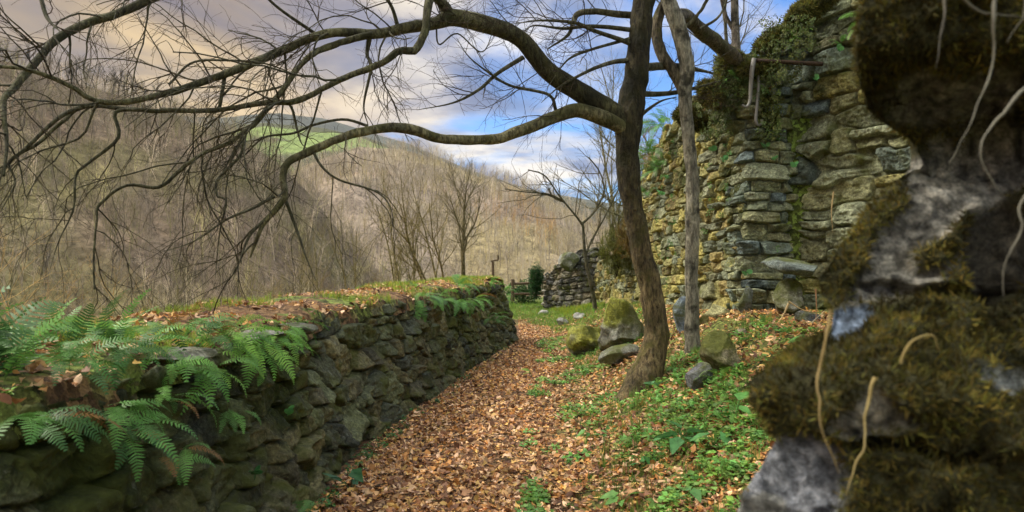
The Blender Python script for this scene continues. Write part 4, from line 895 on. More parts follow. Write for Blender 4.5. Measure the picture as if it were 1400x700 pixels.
for px, py, d, r, lab in ((240, 483, 3.42, (60, 10), 'x'), (352, 458, 4.25, (44, 9), 'x'), (405, 449, 4.95, (30, 9), 'x'), (545, 413, 8.4, (18, 6), 'x'), (645, 397, 12.0, (18, 5), 'x')):
    rock('coping_stone', px, py, d, r, '', int(px), dy=.16, parent=lw, rot=(0, .04, .9), cuts=10, lo=.5, hi=.8, col=(.26, .25, .22), moss=-.05, rough=.06, mat='stone_dark')
FL = [  # y, height on the wall, length, fronds, azimuth, spread, kinds, label, mats
    (2.55, 1.20, .26, 13, .1, 1.3, (0, 1), 'dark fern spilling over the near wall top at the picture edge', (0, 2)),
    (2.85, 1.22, .36, 14, .0, 1.4, (0, 1, 3), 'large dark fern on the near end of the low wall', (0, 2)),
    (2.75, 1.00, .25, 9, -.1, 1.0, (1, 2), 'fern hanging low from the shaded face of the near wall', (0, 1)),
    (3.05, 1.20, .28, 10, -.2, 1.2, (1, 2, 0), 'fern with fronds pointing down the wall face beside the large dark one', (0, 1)),
    (3.15, .98, .25, 7, -.4, .8, (2, 1), 'small fern growing in a joint under the large wall-top fern', (0, 1)),
    (3.45, 1.20, .30, 12, -.1, 1.4, (0, 1), 'bushy fern on the wall top next to a pale coping stone', (0, 2)),
    (3.60, 1.04, .34, 6, -.7, .7, (2, 2, 1), 'bright fern with long single fronds hanging down the near wall', (1, 1, 3)),
    (3.95, 1.16, .33, 12, -.5, 1.2, (1, 0, 2), 'bright green fern spreading out from the wall top coping', (1, 3)),
    (4.20, .98, .28, 7, -.5, 1.0, (1, 2), 'light green fern below the coping with fronds reaching right', (1, 3)),
    (3.62, .80, .19, 4, -.6, .5, (2,), 'short fern hanging alone on the dark wall face', (0, 1)),
    (4.05, .08, .22, 7, -.2, 1.1, (0, 1), 'dark fern at the foot of the near wall', (0, 2)),
    (8.55, 1.14, .42, 11, -.3, 1.2, (1, 2), 'fern hanging from the middle of the wall top', (1, 0)),
    (10.6, 1.22, .42, 12, .2, 1.6, (0, 1), 'upright fern tuft on the wall top toward the far end', (0, 1)),
    (11.2, .98, .40, 9, -.3, 1.1, (1, 2), 'fern low on the wall face toward the far end', (0, 1)),
    (11.9, .55, .40, 10, -.4, 1.1, (0, 1), 'dark fern near the wall foot toward the far end', (0, 2)),
    (2.75, .92, .29, 9, -.2, .9, (1, 2), 'big drooping fern halfway down the near wall face', (0, 2)),
    (3.0, .74, .24, 7, -.4, .8, (2, 1), 'fern with spreading fronds low on the near wall face', (0, 1)),
    (3.3, 1.08, .32, 9, -.3, 1.1, (1, 2), 'full fern draped over the coping between the two brightest ones', (0, 1)),
    (3.75, 1.12, .40, 10, -.4, 1.1, (1, 2, 0), 'wide bright fern draped over the near coping stone', (1, 3)),
    (4.15, 1.06, .36, 8, -.7, .9, (1, 2), 'yellow-green fern reaching furthest right along the near wall', (3, 1)),
    (4.8, 1.14, .30, 7, -.4, 1.1, (1, 2), 'little fern alone on the coping past the fern bank', (0, 1)),
    (4.4, 1.12, .33, 8, -.4, 1.1, (1, 2), 'small bright fern at the right end of the fern bank', (1, 3)),
    (9.2, 1.10, .38, 8, -.3, 1.2, (1, 2), 'second hanging fern beside the one in the middle of the wall top', (0, 1)),
    (10.2, 1.0, .46, 10, -.2, 1.2, (1, 2), 'large fern draping the wall face below the upright tuft', (0, 1)),
    (2.35, 1.05, .30, 11, 0, 1.1, (1, 2), 'dark drooping fern at the extreme edge of the near wall', (0, 2)),
    (13.7, .98, .36, 10, -.1, 1.3, (1, 2, 0), 'fern at the far corner of the low wall', (0, 1)),
    (12.7, 1.20, .3, 8, 0, 1.4, (0, 1), 'small fern on the wall top near the far corner', (1,)),
]
for y, h, L, nf, az, sp, kd, lab, mt in FL: fern(wface(y, h), L, nf, az, sp, kd, lab, mt)
for (y, inn, L, nf, lab) in ((2.7, .35, .42, 14, 'tall dark fern standing behind the near wall edge'), (3.3, .5, .40, 13, 'upright fern on the turf against the hillside'), (3.9, .25, .3, 9, 'low fern among the leaves on the wall top'), (2.3, .5, .45, 12, 'tall fern at the picture edge behind the wall'), (3.0, .8, .45, 14, 'wide fern at the back of the wall top against the hillside'), (2.65, .8, .5, 14, 'wide dark fern far back on the wall top near the picture edge'), (3.6, .75, .36, 12, 'feathery fern behind the pale coping stone'), (9.6, .3, .35, 9, 'fern among the grass on the middle of the wall top'), (2.85, .55, .48, 15, 'dense upright fern in the middle of the near fern bank'), (3.2, .95, .5, 14, 'tall feathery fern at the very back of the fern bank'), (2.5, .25, .42, 13, 'arching fern at the near end of the fern bank'), (3.45, .35, .36, 12, 'medium fern filling the gap behind the coping stone')):
    fern((float(wall_x(y)) - .36 - inn, y, 1.12), L, nf, 0, 3.1, (0, 3, 0), lab, (0, 2, 1))
def wall_hit(px, py, off=.06):
    for d in np.arange(5.5, 19.5, .01):
        if (px - 700) / F * d >= rw_x(d) - off: return P(px, py, d)
    return P(px, py, 19)
WAZ = math.pi * 1.15
for (px, py, L, nf, lab, mt) in ((1092, 55, .30, 6, 'bright fern on the ruin wall above the iron bar', (3,)), (1196, 30, .42, 9, 'pale green fern high on the ruin wall beside the dark mossy rock', (1, 3)), (1152, 60, .2, 5, 'small fern tucked in the upper ruin wall', (0, 1)),
                                 (905, 172, .62, 14, 'dense fern hanging from the broken ruin wall top behind the trunks', (0, 1)), (890, 212, .60, 14, 'dense fern lower down the broken ruin wall edge', (0, 1)), (902, 232, .5, 11, 'drooping fern beneath the dense ones on the ruin wall edge', (0, 2)), (884, 268, .5, 10, 'small dark fern against the ruin wall behind the big trunk', (0, 2)),
                                 (1003, 112, .24, 8, 'fern on the mossy top of the ruin corner', (0, 1)), (965, 150, .24, 8, 'dark fern beside the slender trunk on the ruin wall', (0, 2)), (1050, 130, .2, 7, 'small dark fern behind the hanging iron hook', (0, 2)), (1066, 180, .16, 6, 'tiny fern on the ruin wall below the iron hook', (0, 1))):
    fern(wall_hit(px, py), L, nf, WAZ, 1.3, (1, 2, 0) if L > .3 else (0, 1), lab, mt)
for (px, py, d, L, nf, lab, mt) in ((985, 560, 5.9, .25, 9, 'fern with narrow fronds below the dark pointed rock', (1, 3)), (1010, 600, 5.0, .24, 10, 'grassy fern beside the foreground moss cushion', (0, 1)), (1003, 640, 4.7, .2, 8, 'small fern low beside the foreground grey stone', (0, 1)), (1042, 470, 7.2, .2, 7, 'small fern in the leaves below the ruin wall', (1,))):
    b = P(px, py, d); fern(on(b[0], d), L, nf, 0, 3.1, (0, 1), lab, mt)
# broad-leaved plants
def broad_leaf(kind, seed):
    g = np.random.default_rng(seed); n = 9
    if kind == 'arrow': t = np.linspace(-.25, 1, n); w = np.where(t < 0, .20 + t * .25, .36 * (1 - t) ** .75 * (1 - .0 * t)); w[0] = .05
    else: t = np.linspace(-.5, .5, n); w = np.sqrt(np.clip(.25 - t * t, .0004, 1))
    V = []; Q = []
    for i in range(n):
        for j in (-1, -.5, 0, .5, 1): V.append((t[i], w[i] * j, -.10 * (t[i]) ** 2 + (.16 * abs(j) * w[i] if kind == 'arrow' else .25 * (t[i] ** 2 + (w[i] * j) ** 2)) + g.normal(0, .008)))
    for i in range(n - 1):
        for j in range(4): a = i * 5 + j; Q.append((a, a + 1, a + 6, a + 5))
    return np.array(V), np.array(Q)
def plant(loc, kind, size, n, label, col, seed, az=None, spread=3.1, tilt=.5, name='plant', cat='plant'):
    g = np.random.default_rng(seed); t = thing(name, loc, label, cat); loc = np.array(loc, float)
    for i in range(n):
        v, q = broad_leaf(kind, seed * 7 + i); a = (az if az is not None else 0) + (i / max(1, n - 1) - .5) * 2 * spread + g.normal(0, .2); s = size * g.uniform(.65, 1.15)
        h = s * g.uniform(.35, 1.1); out = np.array([math.cos(a), math.sin(a), 0]) * s * g.uniform(.3, .8); e = g.normal(-.1, tilt * .5) if kind == 'arrow' else g.normal(.9, .2)
        ce, se = math.cos(e), math.sin(e); m = rotz(np.array(a)) @ np.array([[ce, 0, -se], [0, 1, 0], [se, 0, ce]]) @ rotx(np.array(g.normal(0, .3)))
        c = loc + out + [0, 0, h]; vv = v * s @ m.T + c
        st = smoothpath(np.array([loc, loc + out * .4 + [0, 0, h * .7], c]), 5); T_ = Tubes(); T_.add(st, s * .02, 4, col=np.array(col) * 1.1); tv, tq, _, tcol = T_.arrays()
        obj('leaf', np.vstack([vv, tv]), np.vstack([q, tq + len(vv)]), None, M['leaf'], np.vstack([np.broadcast_to(np.array(col) * g.uniform(.75, 1.25), vv.shape), tcol]), t)
for (px, py, d, s, n, lab, col) in ((480, 672, 4.6, .13, 4, 'dark green arrow-leaved plant at the foot of the low wall', (.035, .12, .045)), (932, 612, 5.3, .15, 7, 'largest arrow-leaved plant on the right of the path', (.09, .25, .08)), (975, 612, 5.1, .14, 4, 'single big drooping green leaf plant near the ferns', (.11, .30, .09)),
                                    (880, 640, 4.9, .10, 5, 'small arrow-leaved plant left of the largest one', (.08, .26, .06)), (1004, 575, 5.7, .14, 4, 'broad-leaved plant beside the narrow fern', (.13, .33, .08)), (1100, 470, 6.4, .11, 8, 'light green leafy plant in the leaves below the ruin wall', (.16, .36, .09)), (897, 530, 6.5, .09, 6, 'low leafy plant before the big trunk', (.10, .25, .10)),
                                    (806, 600, 5.6, .08, 6, 'small leafy plant at the edge of the leafy path', (.11, .27, .06)), (850, 690, 4.25, .10, 5, 'leafy plant at the bottom edge of the path', (.12, .27, .06)), (945, 690, 4.3, .09, 5, 'leafy plant low beside the grey foreground stone', (.10, .24, .07)), (728, 517, 8.6, .10, 2, 'tiny pale green leaf lying on the leafy path', (.25, .36, .07))):
    b = ghit(px, py); plant(b, 'arrow', s, n, lab, col, px)
for i, (px, py, s, n, lab) in enumerate(((975, 208, .045, 5, 'cluster of round pennywort leaves beside the slender trunk'), (992, 222, .04, 4, 'round pennywort leaves on the corner of the ruin'), (1049, 205, .05, 3, 'three round pennywort leaves on the ruin corner stone'), (1060, 220, .035, 3, 'small round pennywort leaves just below the three'), (1088, 229, .045, 5, 'round pennywort cluster over the biggest pale stone'),
                                        (1118, 110, .03, 5, 'pale round leaves below the end of the iron bar'), (1034, 140, .04, 4, 'yellowish round leaves behind the iron hook'), (912, 245, .05, 5, 'round leaves on the yellow ruin wall between the trunks'), (905, 268, .05, 4, 'lower round leaves on the yellow ruin wall between the trunks'), (1024, 378, .05, 3, 'small green leaves above the propped slate slab'), (1150, 70, .03, 5, 'small round leaves high on the ruin wall'))):
    plant(wall_hit(px, py, .10), 'round', s * 1.7, n, lab, (.16, .42, .17), 900 + i, az=WAZ, spread=1.2, name='pennywort')
b = wface(4.35, .62); plant(b, 'round', .05, 5, 'small round green leaves in the low wall face', (.10, .30, .08), 977, az=-.3, spread=1.2)
b = wface(3.7, .42); plant(b, 'round', .05, 5, 'round green leaves low on the near dark wall', (.05, .17, .05), 978, az=-.3, spread=1.2)
# ivy, moss and scrub hanging on the ruin
g = np.random.default_rng(505)
def wall_cover(name, label, boxes, s, col, per, extra=.06, lift=.10):
    X = []
    for (x0, y0, x1, y1, n) in boxes:
        for _ in range(int(n * per)): X.append(wall_hit(g.uniform(x0, x1), g.uniform(y0, y1), lift + g.uniform(0, extra)))
    X = np.array(X); n = len(X); rot = rotz(g.normal(WAZ, .4, n)) @ np.array([[0, 0, 1], [0, 1, 0], [-1, 0, 0]]) @ rotz(g.uniform(0, 6.28, n))
    return cover(label, X[:, 0], X[:, 1], X[:, 2], s, col, g, name, rot)
wall_cover('ivy', 'dark ivy and moss hanging over the ruin corner', [(985, 105, 1050, 150, 130), (1030, 70, 1100, 110, 50), (960, 125, 1000, 190, 80), (1035, 110, 1070, 190, 60), (1050, 30, 1120, 70, 40)], (.04, .10), (.075, .10, .025), 2.2)
wall_cover('ivy', 'small green leaves creeping on the ruin wall between the trunks', [(895, 190, 925, 420, 60), (960, 180, 1000, 320, 20), (1050, 150, 1070, 420, 9)], (.04, .08), (.10, .24, .05), 1.0)
# shrubs on the broken wall edge
def shrub(px, py, d, rad, n, label, col, seed, s=(.06, .13), name='shrub', proto=None, grassy=False):
    g = np.random.default_rng(seed); c = P(px, py, d); v = unit3(g.normal(0, 1, (n, 3))) * (g.random((n, 1)) ** .4) * rad; v *= 1 + .25 * fbm(v, 3, 2, seed)[:, None]; p = c + v
    t = thing(name, (c[0], c[1], c[2] - rad[2]), label, name.replace('_', ' ')); col_ = np.array(col)[None] * g.uniform(.55, 1.4, (n, 1))
    az = np.arctan2(v[:, 1], v[:, 0])
    if grassy: V, Q, T, C = scatter(gpro, p, rotz(g.uniform(0, 6.28, n)) @ rotx(g.normal(0, 1.2, n)), g.uniform(*s, n) * 2, col_)
    else: V, Q, T, C = scatter(cpro, p, rotz(az) @ rotx(g.normal(0, .8, n)), g.uniform(*s, n), col_)
    obj('foliage', V, Q, T, M['leaf'], C, t)
    T_ = Tubes()
    for i in range(10): q = p[g.integers(0, n)]; T_.add(smoothpath(np.array([c - [0, 0, rad[2]], (c + q) / 2 + g.normal(0, .04, 3), q]), 6), np.linspace(.015, .004, 6), 4, col=(.6, .5, .4))
    T_.build('stems', M['bark_limb'], t); return t
shrub(843, 345, 15.6, (.42, .4, .55), 420, 'dark mossy scrub hanging from the low end of the ruin wall', (.12, .13, .025), 1, (.07, .15), grassy=True)
shrub(862, 325, 14.6, (.3, .4, .4), 240, 'brownish fern scrub on the ruin wall just left of the big trunk', (.16, .11, .03), 2, (.07, .15), grassy=True)
shrub(733, 385, 23, (.26, .26, .60), 700, 'narrow dark ivy bush at the gate by the path end', (.035, .10, .025), 3, (.07, .15), name='ivy_bush')
shrub(716, 400, 26, (.7, .5, .45), 380, 'low green hedge behind the wooden rail', (.04, .11, .02), 4, (.12, .22), name='hedge')

# ivy sprigs over the mossy ruin top, twigs on the path
wall_cover('ivy', 'small leaves and sprigs over the moss on the ruin top', [(975, 75, 1035, 130, 110), (1020, 78, 1075, 108, 60), (1035, 100, 1068, 190, 70), (1040, 20, 1115, 75, 90), (930, 140, 985, 190, 70)], (.03, .08), (.12, .16, .04), 1.8, .12, .22)
g = np.random.default_rng(888); T_ = Tubes(); n = 260; yy = ysamp(n, 3.6, 16, 1.3); xx = wall_x(yy) + g.uniform(.1, 3.2, n); zz = gz(xx, yy) + .02
for i in range(n):
    a = g.uniform(0, 6.28); l = g.uniform(.06, .28); p, r = wander((xx[i], yy[i], zz[i] + .01), (math.cos(a), math.sin(a), g.normal(0, .08)), l, 5, .0035, .0015, .15, UP, 0, g); T_.add(p, r, 4, col=np.array([1, .9, .75]) * g.uniform(.6, 2.2))
V, Q, T, C = T_.arrays(); tag(obj('fallen_twigs', V, Q, None, M['bark_limb'], C), 'small broken twigs lying among the fallen leaves', 'twigs', kind='stuff')
# ------------------------------------------------------------------ fence, post, iron fittings
def bar(T_, a, b, r, n=6, sides=6, w=0.01, seed=0, col=(1, 1, 1)):
    p = np.linspace(a, b, n) + fbm(np.linspace(a, b, n) + seed, 2, 2, seed)[:, None] * w; T_.add(p, r, sides, col=col)
fe = thing('fence', P(722, 410, 23.5), 'old wooden rail fence closing the gap at the path end', 'fence')
for a, b in ((P(698, 388, 23.6), P(752, 386, 23.4)), (P(700, 402, 23.6), P(750, 401, 23.4))):
    T_ = Tubes(); bar(T_, a, b, .045, seed=3); T_.build('rail', M['wood'], fe)
for px in (701, 749): T_ = Tubes(); bar(T_, P(px, 412, 23.5), P(px, 382, 23.5), .06); T_.build('post', M['wood'], fe)
po = thing('post', P(674, 385, 18), 'thin wooden post with a short crosspiece beyond the wall', 'post')
T_ = Tubes(); bar(T_, P(674, 392, 18), P(674, 358, 18), .035); T_.build('shaft', M['wood'], po)
T_ = Tubes(); T_.add(smoothpath(np.array([P(671, 357, 18), P(677, 356, 18), P(681, 355, 18), P(681, 349, 18)]), 8), .022, 6); T_.build('crosspiece', M['wood'], po)
ib = thing('iron_bar', wall_hit(1090, 84), 'rusty iron bar fixed across the ruin wall with two hanging hooks', 'iron bar')
a = wall_hit(1033, 82, .42); b = wall_hit(1126, 87, .02)
T_ = Tubes(); bar(T_, a, b, .027, 8, 8, .004); T_.build('rod', M['iron'], ib)
T_ = Tubes(); T_.add(smoothpath(np.array([P(1032, 80, a[1]), P(1029, 95, a[1] - .02), P(1027, 120, a[1]), P(1026, 138, a[1]), P(1021, 146, a[1]), P(1015, 143, a[1])]), 22), np.linspace(.034, .018, 22), 8); T_.build('hook', M['hook'], ib)
T_ = Tubes(); T_.add(smoothpath(np.array([P(1037, 86, a[1] + .05), P(1038, 110, a[1] + .05), P(1036, 140, a[1] + .05), P(1034, 164, a[1] + .05), P(1037, 171, a[1] + .05), P(1042, 168, a[1] + .05), P(1042, 163, a[1] + .05)]), 22), .021, 8); T_.build('hook', M['hook'], ib)
# dry stalks at the wall foot
def stalk(pts, d, w, label, col=(.45, .33, .17), name='dry_stalk', mat='straw', n=14):
    p, r = px_limb([(x, y, dd_, w) for (x, y), dd_ in zip(pts, np.linspace(*d, len(pts)) if isinstance(d, tuple) else [d] * len(pts))], n)
    if name != 'dry_stalk':
        p = p + .012 * np.stack([fbm(p, 14, 3, 3 + k) for k in range(3)], -1); r = r * (1 + .35 * fbm(p, 40, 2, 9))
    T_ = Tubes(); T_.add(p, r * np.linspace(1.35, .25, n), 8, col=np.array(col)[None] * (1 + .5 * fbm(p, 30, 3, 5))[:, None]); V, Q, T, C = T_.arrays(); o = obj(name, V, Q, T, M[mat], C, at=[float(c) for c in p[0]]); return tag(o, label, 'stalk' if 'stalk' in name else name.replace('_', ' '))
stalk([(1078, 415), (1070, 432), (1058, 447)], 7.3, 3, 'short dry stalk leaning left at the ruin wall foot')
stalk([(1078, 412), (1098, 424), (1122, 430)], 7.2, 2, 'dry stalk lying flat over the dark slate')
stalk([(1115, 395), (1116, 425), (1114, 440)], 7.0, 2, 'upright dry stalk before the dark slate', (.4, .22, .12))
stalk([(1102, 448), (1115, 436), (1130, 422)], 6.9, 2, 'pale dry stalk leaning right at the wall foot', (.5, .42, .3))
stalk([(934, 537), (945, 560), (962, 575)], (6.3, 5.9), 4, 'curved pale stick lying in the green plants below the pointed rock', (.45, .33, .15))
stalk([(1140, 262), (1137, 290), (1139, 318)], 7.6, 2, 'thin dry stem hanging on the pale ruin stones')
# ------------------------------------------------------------------ the blurred mossy rock face close on the right
fr = thing('mossy_rock_wall', P(1300, 700, 1.4), 'dark mossy rock wall very close on the right, blurred, with hanging roots', 'rock wall')
fr['kind'] = 'thing'
m, t, b = newmat('near_rock'); c = attr(t); p = objco(t); na = noise(t, p, 60, 6, .75); nb = noise(t, p, 190, 4, .7)
c = mixc(t, 1.0, c, ramp(t, na.outputs[0], [(.32, (.35,) * 3), (.5, (1,) * 3), (.68, (1.9, 1.8, 1.7))]).outputs[0], 'MULTIPLY'); c = mixc(t, 1.0, c, ramp(t, nb.outputs[0], [(.35, (.6,) * 3), (.65, (1.5,) * 3)]).outputs[0], 'MULTIPLY')
t.links.new(c, b.inputs['Base Color']); bump(t, b, mth(t, 'ADD', na.outputs[0], nb.outputs[0]), 1.0, .012); b.inputs['Roughness'].default_value = .9; M['rock_near'] = m
gm = np.random.default_rng(606)
fp_ = []
for k in range(6):
    v = np.array([(-.09, 0, 0), (.09, 0, 0), (.06, .06, .6), (-.06, .06, .6), (0, .16, 1.0)]); fp_.append((v * [1, gm.uniform(-2.5, 2.5), 1], np.array([(0, 1, 2, 3)]), np.array([(3, 2, 4)])))
def fuzz(v, f, wt, n, ln, col, seed, spread=.5, cl=25):
    """moss shoots on a triangle mesh, weight per face"""
    A = v[f]; area = np.linalg.norm(np.cross(A[:, 1] - A[:, 0], A[:, 2] - A[:, 0]), axis=1) * wt; k = gm.choice(len(f), n, p=area / area.sum()); r1, r2 = gm.random((2, n)); q = np.sqrt(r1)
    pos = A[k, 0] * (1 - q)[:, None] + A[k, 1] * (q * (1 - r2))[:, None] + A[k, 2] * (q * r2)[:, None]
    fn = unit3(np.cross(A[k, 1] - A[k, 0], A[k, 2] - A[k, 0])); zz = unit3(fn + gm.normal(0, spread, (n, 3)) + [0, 0, .1]); xx = unit3(np.cross(zz, gm.normal(0, 1, (n, 3)))); Rm = np.stack([xx, np.cross(zz, xx), zz], -1)
    clump = np.clip(1 + 1.6 * fbm(pos, cl, 3, seed + 4), .25, 2.5)
    return scatter(fp_, pos, Rm, gm.uniform(.5, 1.5, n) * ln, np.array(col)[None] * (gm.uniform(.5, 1.8, n) * clump)[:, None] * np.stack([gm.uniform(.85, 1.35, n), np.ones(n), gm.uniform(.8, 1.2, n)], -1))
# the left outline of the rock (photo rows) gets a rounded cross-section running back to 2.3 m and forward past the camera side
EDGE = np.array([(-260, 1170), (-60, 1190), (0, 1182), (60, 1172), (110, 1176), (150, 1186), (172, 1212), (192, 1246), (225, 1248), (255, 1222), (300, 1180), (340, 1146), (380, 1118), (400, 1122), (420, 1140), (450, 1136), (480, 1122), (496, 1062), (520, 1028), (550, 1028), (578, 1052), (600, 1062), (640, 1042), (680, 1016), (720, 1002), (900, 985), (1300, 985)])
rows = np.r_[np.linspace(-260, 0, 20)[:-1], np.linspace(0, 720, 260), np.linspace(720, 1300, 30)[1:]]
D0_ = np.interp(rows, [-260, 60, 200, 400, 540, 700, 1300], [1.38, 1.34, 1.50, 1.42, 1.24, 1.22, 1.2])
ex = np.interp(rows, EDGE[:, 0], EDGE[:, 1]); X0 = (ex - 700) / F * D0_; Z0 = CAMZ + (HOR - rows) / F * D0_
th = np.linspace(-1, 1, 240)     # -1 far back, 0 the outline, 1 far right
a_ = np.abs(th) ** 1.5
YY = D0_[:, None] + np.where(th < 0, 1.1 * a_, -.16 * np.sin(np.clip(a_, 0, 1) * 2.2))[None]
XX = X0[:, None] + np.where(th[None] < 0, X0[:, None] * 1.1 * a_[None] / D0_[:, None] + .35 * a_[None] ** .8, .85 * np.abs(th)[None] ** 1.25)
V0 = xy3(XX, YY, np.broadcast_to(Z0[:, None], XX.shape))
pxx = 700 + XX / YY * F; pyy = HOR - (V0[..., 2] - CAMZ) / YY * F; pyy[:, th < 0] = rows[:, None]; 
wob = 22 * fbm(V0, 9, 3, 4); wob2 = 12 * fbm(V0, 22, 3, 8)
def ell(cx, cy, rx, ry, rot=0.0):
    c, s = math.cos(rot), math.sin(rot); dx = pxx + wob + wob2 - cx; dy = pyy + wob - wob2 - cy; u = (dx * c + dy * s) / rx; v = (-dx * s + dy * c) / ry
    return sstep(1.12, .88, np.sqrt(u * u + v * v))
stn = [ell(1280, 285, 175, 66, -.72), ell(1370, 215, 90, 50, -.2), ell(1320, 128, 110, 42, -.35), ell(1085, 660, 62, 84, .2), ell(1160, 446, 32, 32), ell(1378, 508, 52, 26), ell(1190, 572, 70, 17, .1), ell(1035, 705, 40, 30)]
cls = [(.30, .29, .26), (.22, .21, .18), (.15, .145, .12), (.19, .20, .23), (.12, .16, .23), (.20, .215, .21), (.22, .20, .16), (.2, .2, .19)]
strip = ell(1176, 322, 105, 30, -.95); stn[0] = stn[0] * (1 - strip); stn[0] = stn[0] * (1 - ell(1300, 330, 60, 16, -.5))
st_ = np.zeros(XX.shape); colr = np.zeros(XX.shape + (3,)) + np.array([.05, .048, .018])
for m_, c in zip(stn, cls): colr = colr * (1 - m_[..., None]) + np.array(c) * m_[..., None]; st_ = np.maximum(st_, m_)
hole = ell(1372, 345, 58, 60, .3); st_ = st_ * (1 - hole); colr = colr * (1 - hole[..., None]) + np.array([.05, .045, .035]) * hole[..., None]
gapd = ell(1300, 395, 140, 12, .1) + ell(1220, 610, 120, 14, .15) + ell(1230, 215, 60, 14, .3)
spk = np.clip(1 + 1.3 * fbm(V0, 60, 3, 17) + .5 * fbm(V0, 14, 3, 18), .2, 2.2); colr = colr * np.where(st_[..., None] > .3, spk[..., None], 1)
mossk = 1 - st_; moss_t = mossk * (.018 + .05 * np.abs(fbm(V0, 7, 4, 5)) + .012 * fbm(V0, 30, 3, 6))
disp = .065 * fbm(V0, 3.2, 4, 2) + .05 * np.floor(4 * fbm(V0, 6, 3, 3)) / 4 - .03 * np.abs(fbm(V0, 9, 3, 12)) * st_ + moss_t - .05 * hole - .045 * np.clip(gapd, 0, 1) + .006 * fbm(V0, 40, 2, 9) * st_
disp = disp * np.interp(th, [-1, -.15, 0, .25, 1], [1, .6, .2, 1, 1])[None]
du = np.gradient(V0, axis=0); dv = np.gradient(V0, axis=1); nr = unit3(np.cross(du, dv)); 
if nr[100, 200, 1] > 0: nr = -nr
V1 = V0 + nr * disp[..., None]; Vf = V1.reshape(-1, 3); Qf = grid_quads(*XX.shape)
obj('rock_face', Vf, Qf, None, M['rock_near'], colr.reshape(-1, 3), fr)
Tf = np.vstack([Qf[:, [0, 1, 2]], Qf[:, [0, 2, 3]]]); fn_ = np.cross(Vf[Tf[:, 1]] - Vf[Tf[:, 0]], Vf[Tf[:, 2]] - Vf[Tf[:, 0]])
if (fn_ * nr.reshape(-1, 3)[Tf[:, 0]]).sum() < 0: Tf = Tf[:, ::-1]
wt = np.clip(mossk * (1 - hole) * (1 - .6 * np.clip(gapd, 0, 1)), 0, 1).ravel()[Tf].mean(1) ** 2; zf = Vf[Tf[:, 0]]; wt = wt * (zf[:, 2] > .7) * (zf[:, 2] < 2.5) * (zf[:, 1] < 1.9) * (zf[:, 0] < 1.35)
V2, Q2, T2, C2 = fuzz(Vf, Tf, wt, 130000, .014, (.078, .072, .015), 5, cl=14)
obj('moss', V2, Q2, T2, M['moss'], C2, fr)['kind'] = 'stuff'
# moss mats on the ruin corner
def moss(px, py, d, rpx, seed, parent, rot=0.0, dy=None, col=(.10, .11, .025), n=5000, ln=.05):
    c = P(px, py, d); rad = (rpx[0] * d / F, dy or min(rpx) * d / F * .8, rpx[1] * d / F)
    v, f, cc = rock_arrays(c, rad, seed, rot=(0, rot, 0), cuts=3, rough=.3, sub=4, lo=.7, hi=.95, col=col, moss=-1)
    V2, Q2, T2, C2 = fuzz(v, f, np.ones(len(f)), n, ln, col, seed, .7, 6)
    return obj('moss_cushion', np.vstack([v, V2]), Q2 + len(v), np.vstack([f, T2 + len(v)]), M['moss'], np.vstack([cc * .6, C2]), parent)
for a in ((1001, 92, 9.05, (22, 24), 1, 0, .2), (975, 130, 9.15, (28, 14), 2, .7, .2), (1035, 95, 8.85, (26, 10), 3, 0, .12), (1052, 140, 8.86, (12, 46), 4, 0, .06), (1065, 50, 8.85, (34, 12), 5, -.6, .15), (1110, 8, 8.5, (40, 12), 6, -.5, .15), (945, 160, 9.6, (24, 12), 7, .5, .15)):
    moss(a[0], a[1], a[2], a[3], 700 + a[4], rw, a[5], a[6], col=((.13, .14, .03) if a[4] == 1 else (.085, .09, .022)))
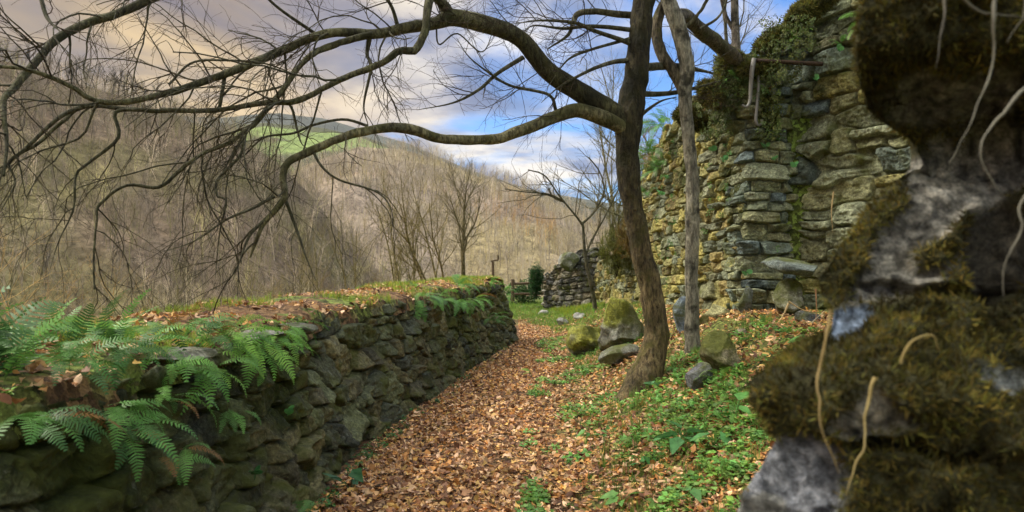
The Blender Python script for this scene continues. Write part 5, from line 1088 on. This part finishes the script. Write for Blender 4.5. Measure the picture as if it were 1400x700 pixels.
for pts, d, w, lab, c in (([(1292, -30), (1288, 20), (1285, 50), (1279, 92)], 1.16, 5, 'short root hanging at the top of the near rock', (.13, .12, .10)), ([(1368, -30), (1360, 60), (1352, 100), (1338, 150), (1318, 190), (1303, 222)], 1.13, 7, 'long pale root curving down over the grey rock', (.17, .16, .13)),
                       ([(1430, 90), (1390, 140), (1362, 175), (1345, 205), (1352, 240), (1372, 270)], 1.13, 8, 'forked pale root crossing the near rock', (.17, .16, .13)), ([(1440, 240), (1402, 285), (1388, 330), (1378, 360), (1372, 405)], 1.13, 6, 'thin root hanging over the dark hollow in the rock', (.16, .15, .12)), ([(1290, -30), (1330, 8), (1390, 25), (1440, 50)], 1.14, 7, 'root slanting across the top of the near rock', (.15, .14, .11)),
                       ([(1405, -30), (1398, 20), (1380, 60)], 1.14, 6, 'short root at the top right of the near rock', (.15, .14, .11))):
    stalk([(x + gm.normal(0, 2), y) for x, y in pts], d, w * .6, lab, c, 'hanging_root', n=24)
stalk([(1134, 425), (1130, 470), (1124, 505), (1117, 560), (1122, 590), (1134, 615), (1147, 645)], 1.10, 3.6, 'long tan dead stem hanging in front of the moss cushion', (.34, .25, .11), 'dead_stem', n=24)
stalk([(1196, 518), (1190, 545), (1184, 575), (1182, 610), (1166, 640), (1154, 676)], 1.10, 2.6, 'shorter tan dead stem crossing the pale stone', (.36, .28, .12), 'dead_stem', n=24)
stalk([(1238, 500), (1245, 470), (1262, 458), (1278, 462), (1285, 480)], 1.10, 2.4, 'curled dry leaf stem resting on the near moss', (.30, .23, .09), 'dead_stem', n=14)

# ------------------------------------------------------------------ thin valley haze
bm = bmesh.new(); bmesh.ops.create_cube(bm, size=1.0); me = bpy.data.meshes.new('haze'); bm.to_mesh(me); bm.free()
hz = bpy.data.objects.new('haze', me); COL.objects.link(hz); hz.scale = (4600, 3300, 640); hz.location = (0, 1510, 270); hz['kind'] = 'stuff'
m = bpy.data.materials.new('haze'); m.use_nodes = True; t = m.node_tree
for n in list(t.nodes): t.nodes.remove(n)
o = t.nodes.new('ShaderNodeOutputMaterial'); v = t.nodes.new('ShaderNodeVolumePrincipled'); v.inputs['Color'].default_value = (.78, .86, 1, 1); v.inputs['Density'].default_value = 0.0001
t.links.new(v.outputs[0], o.inputs['Volume']); me.materials.append(m)
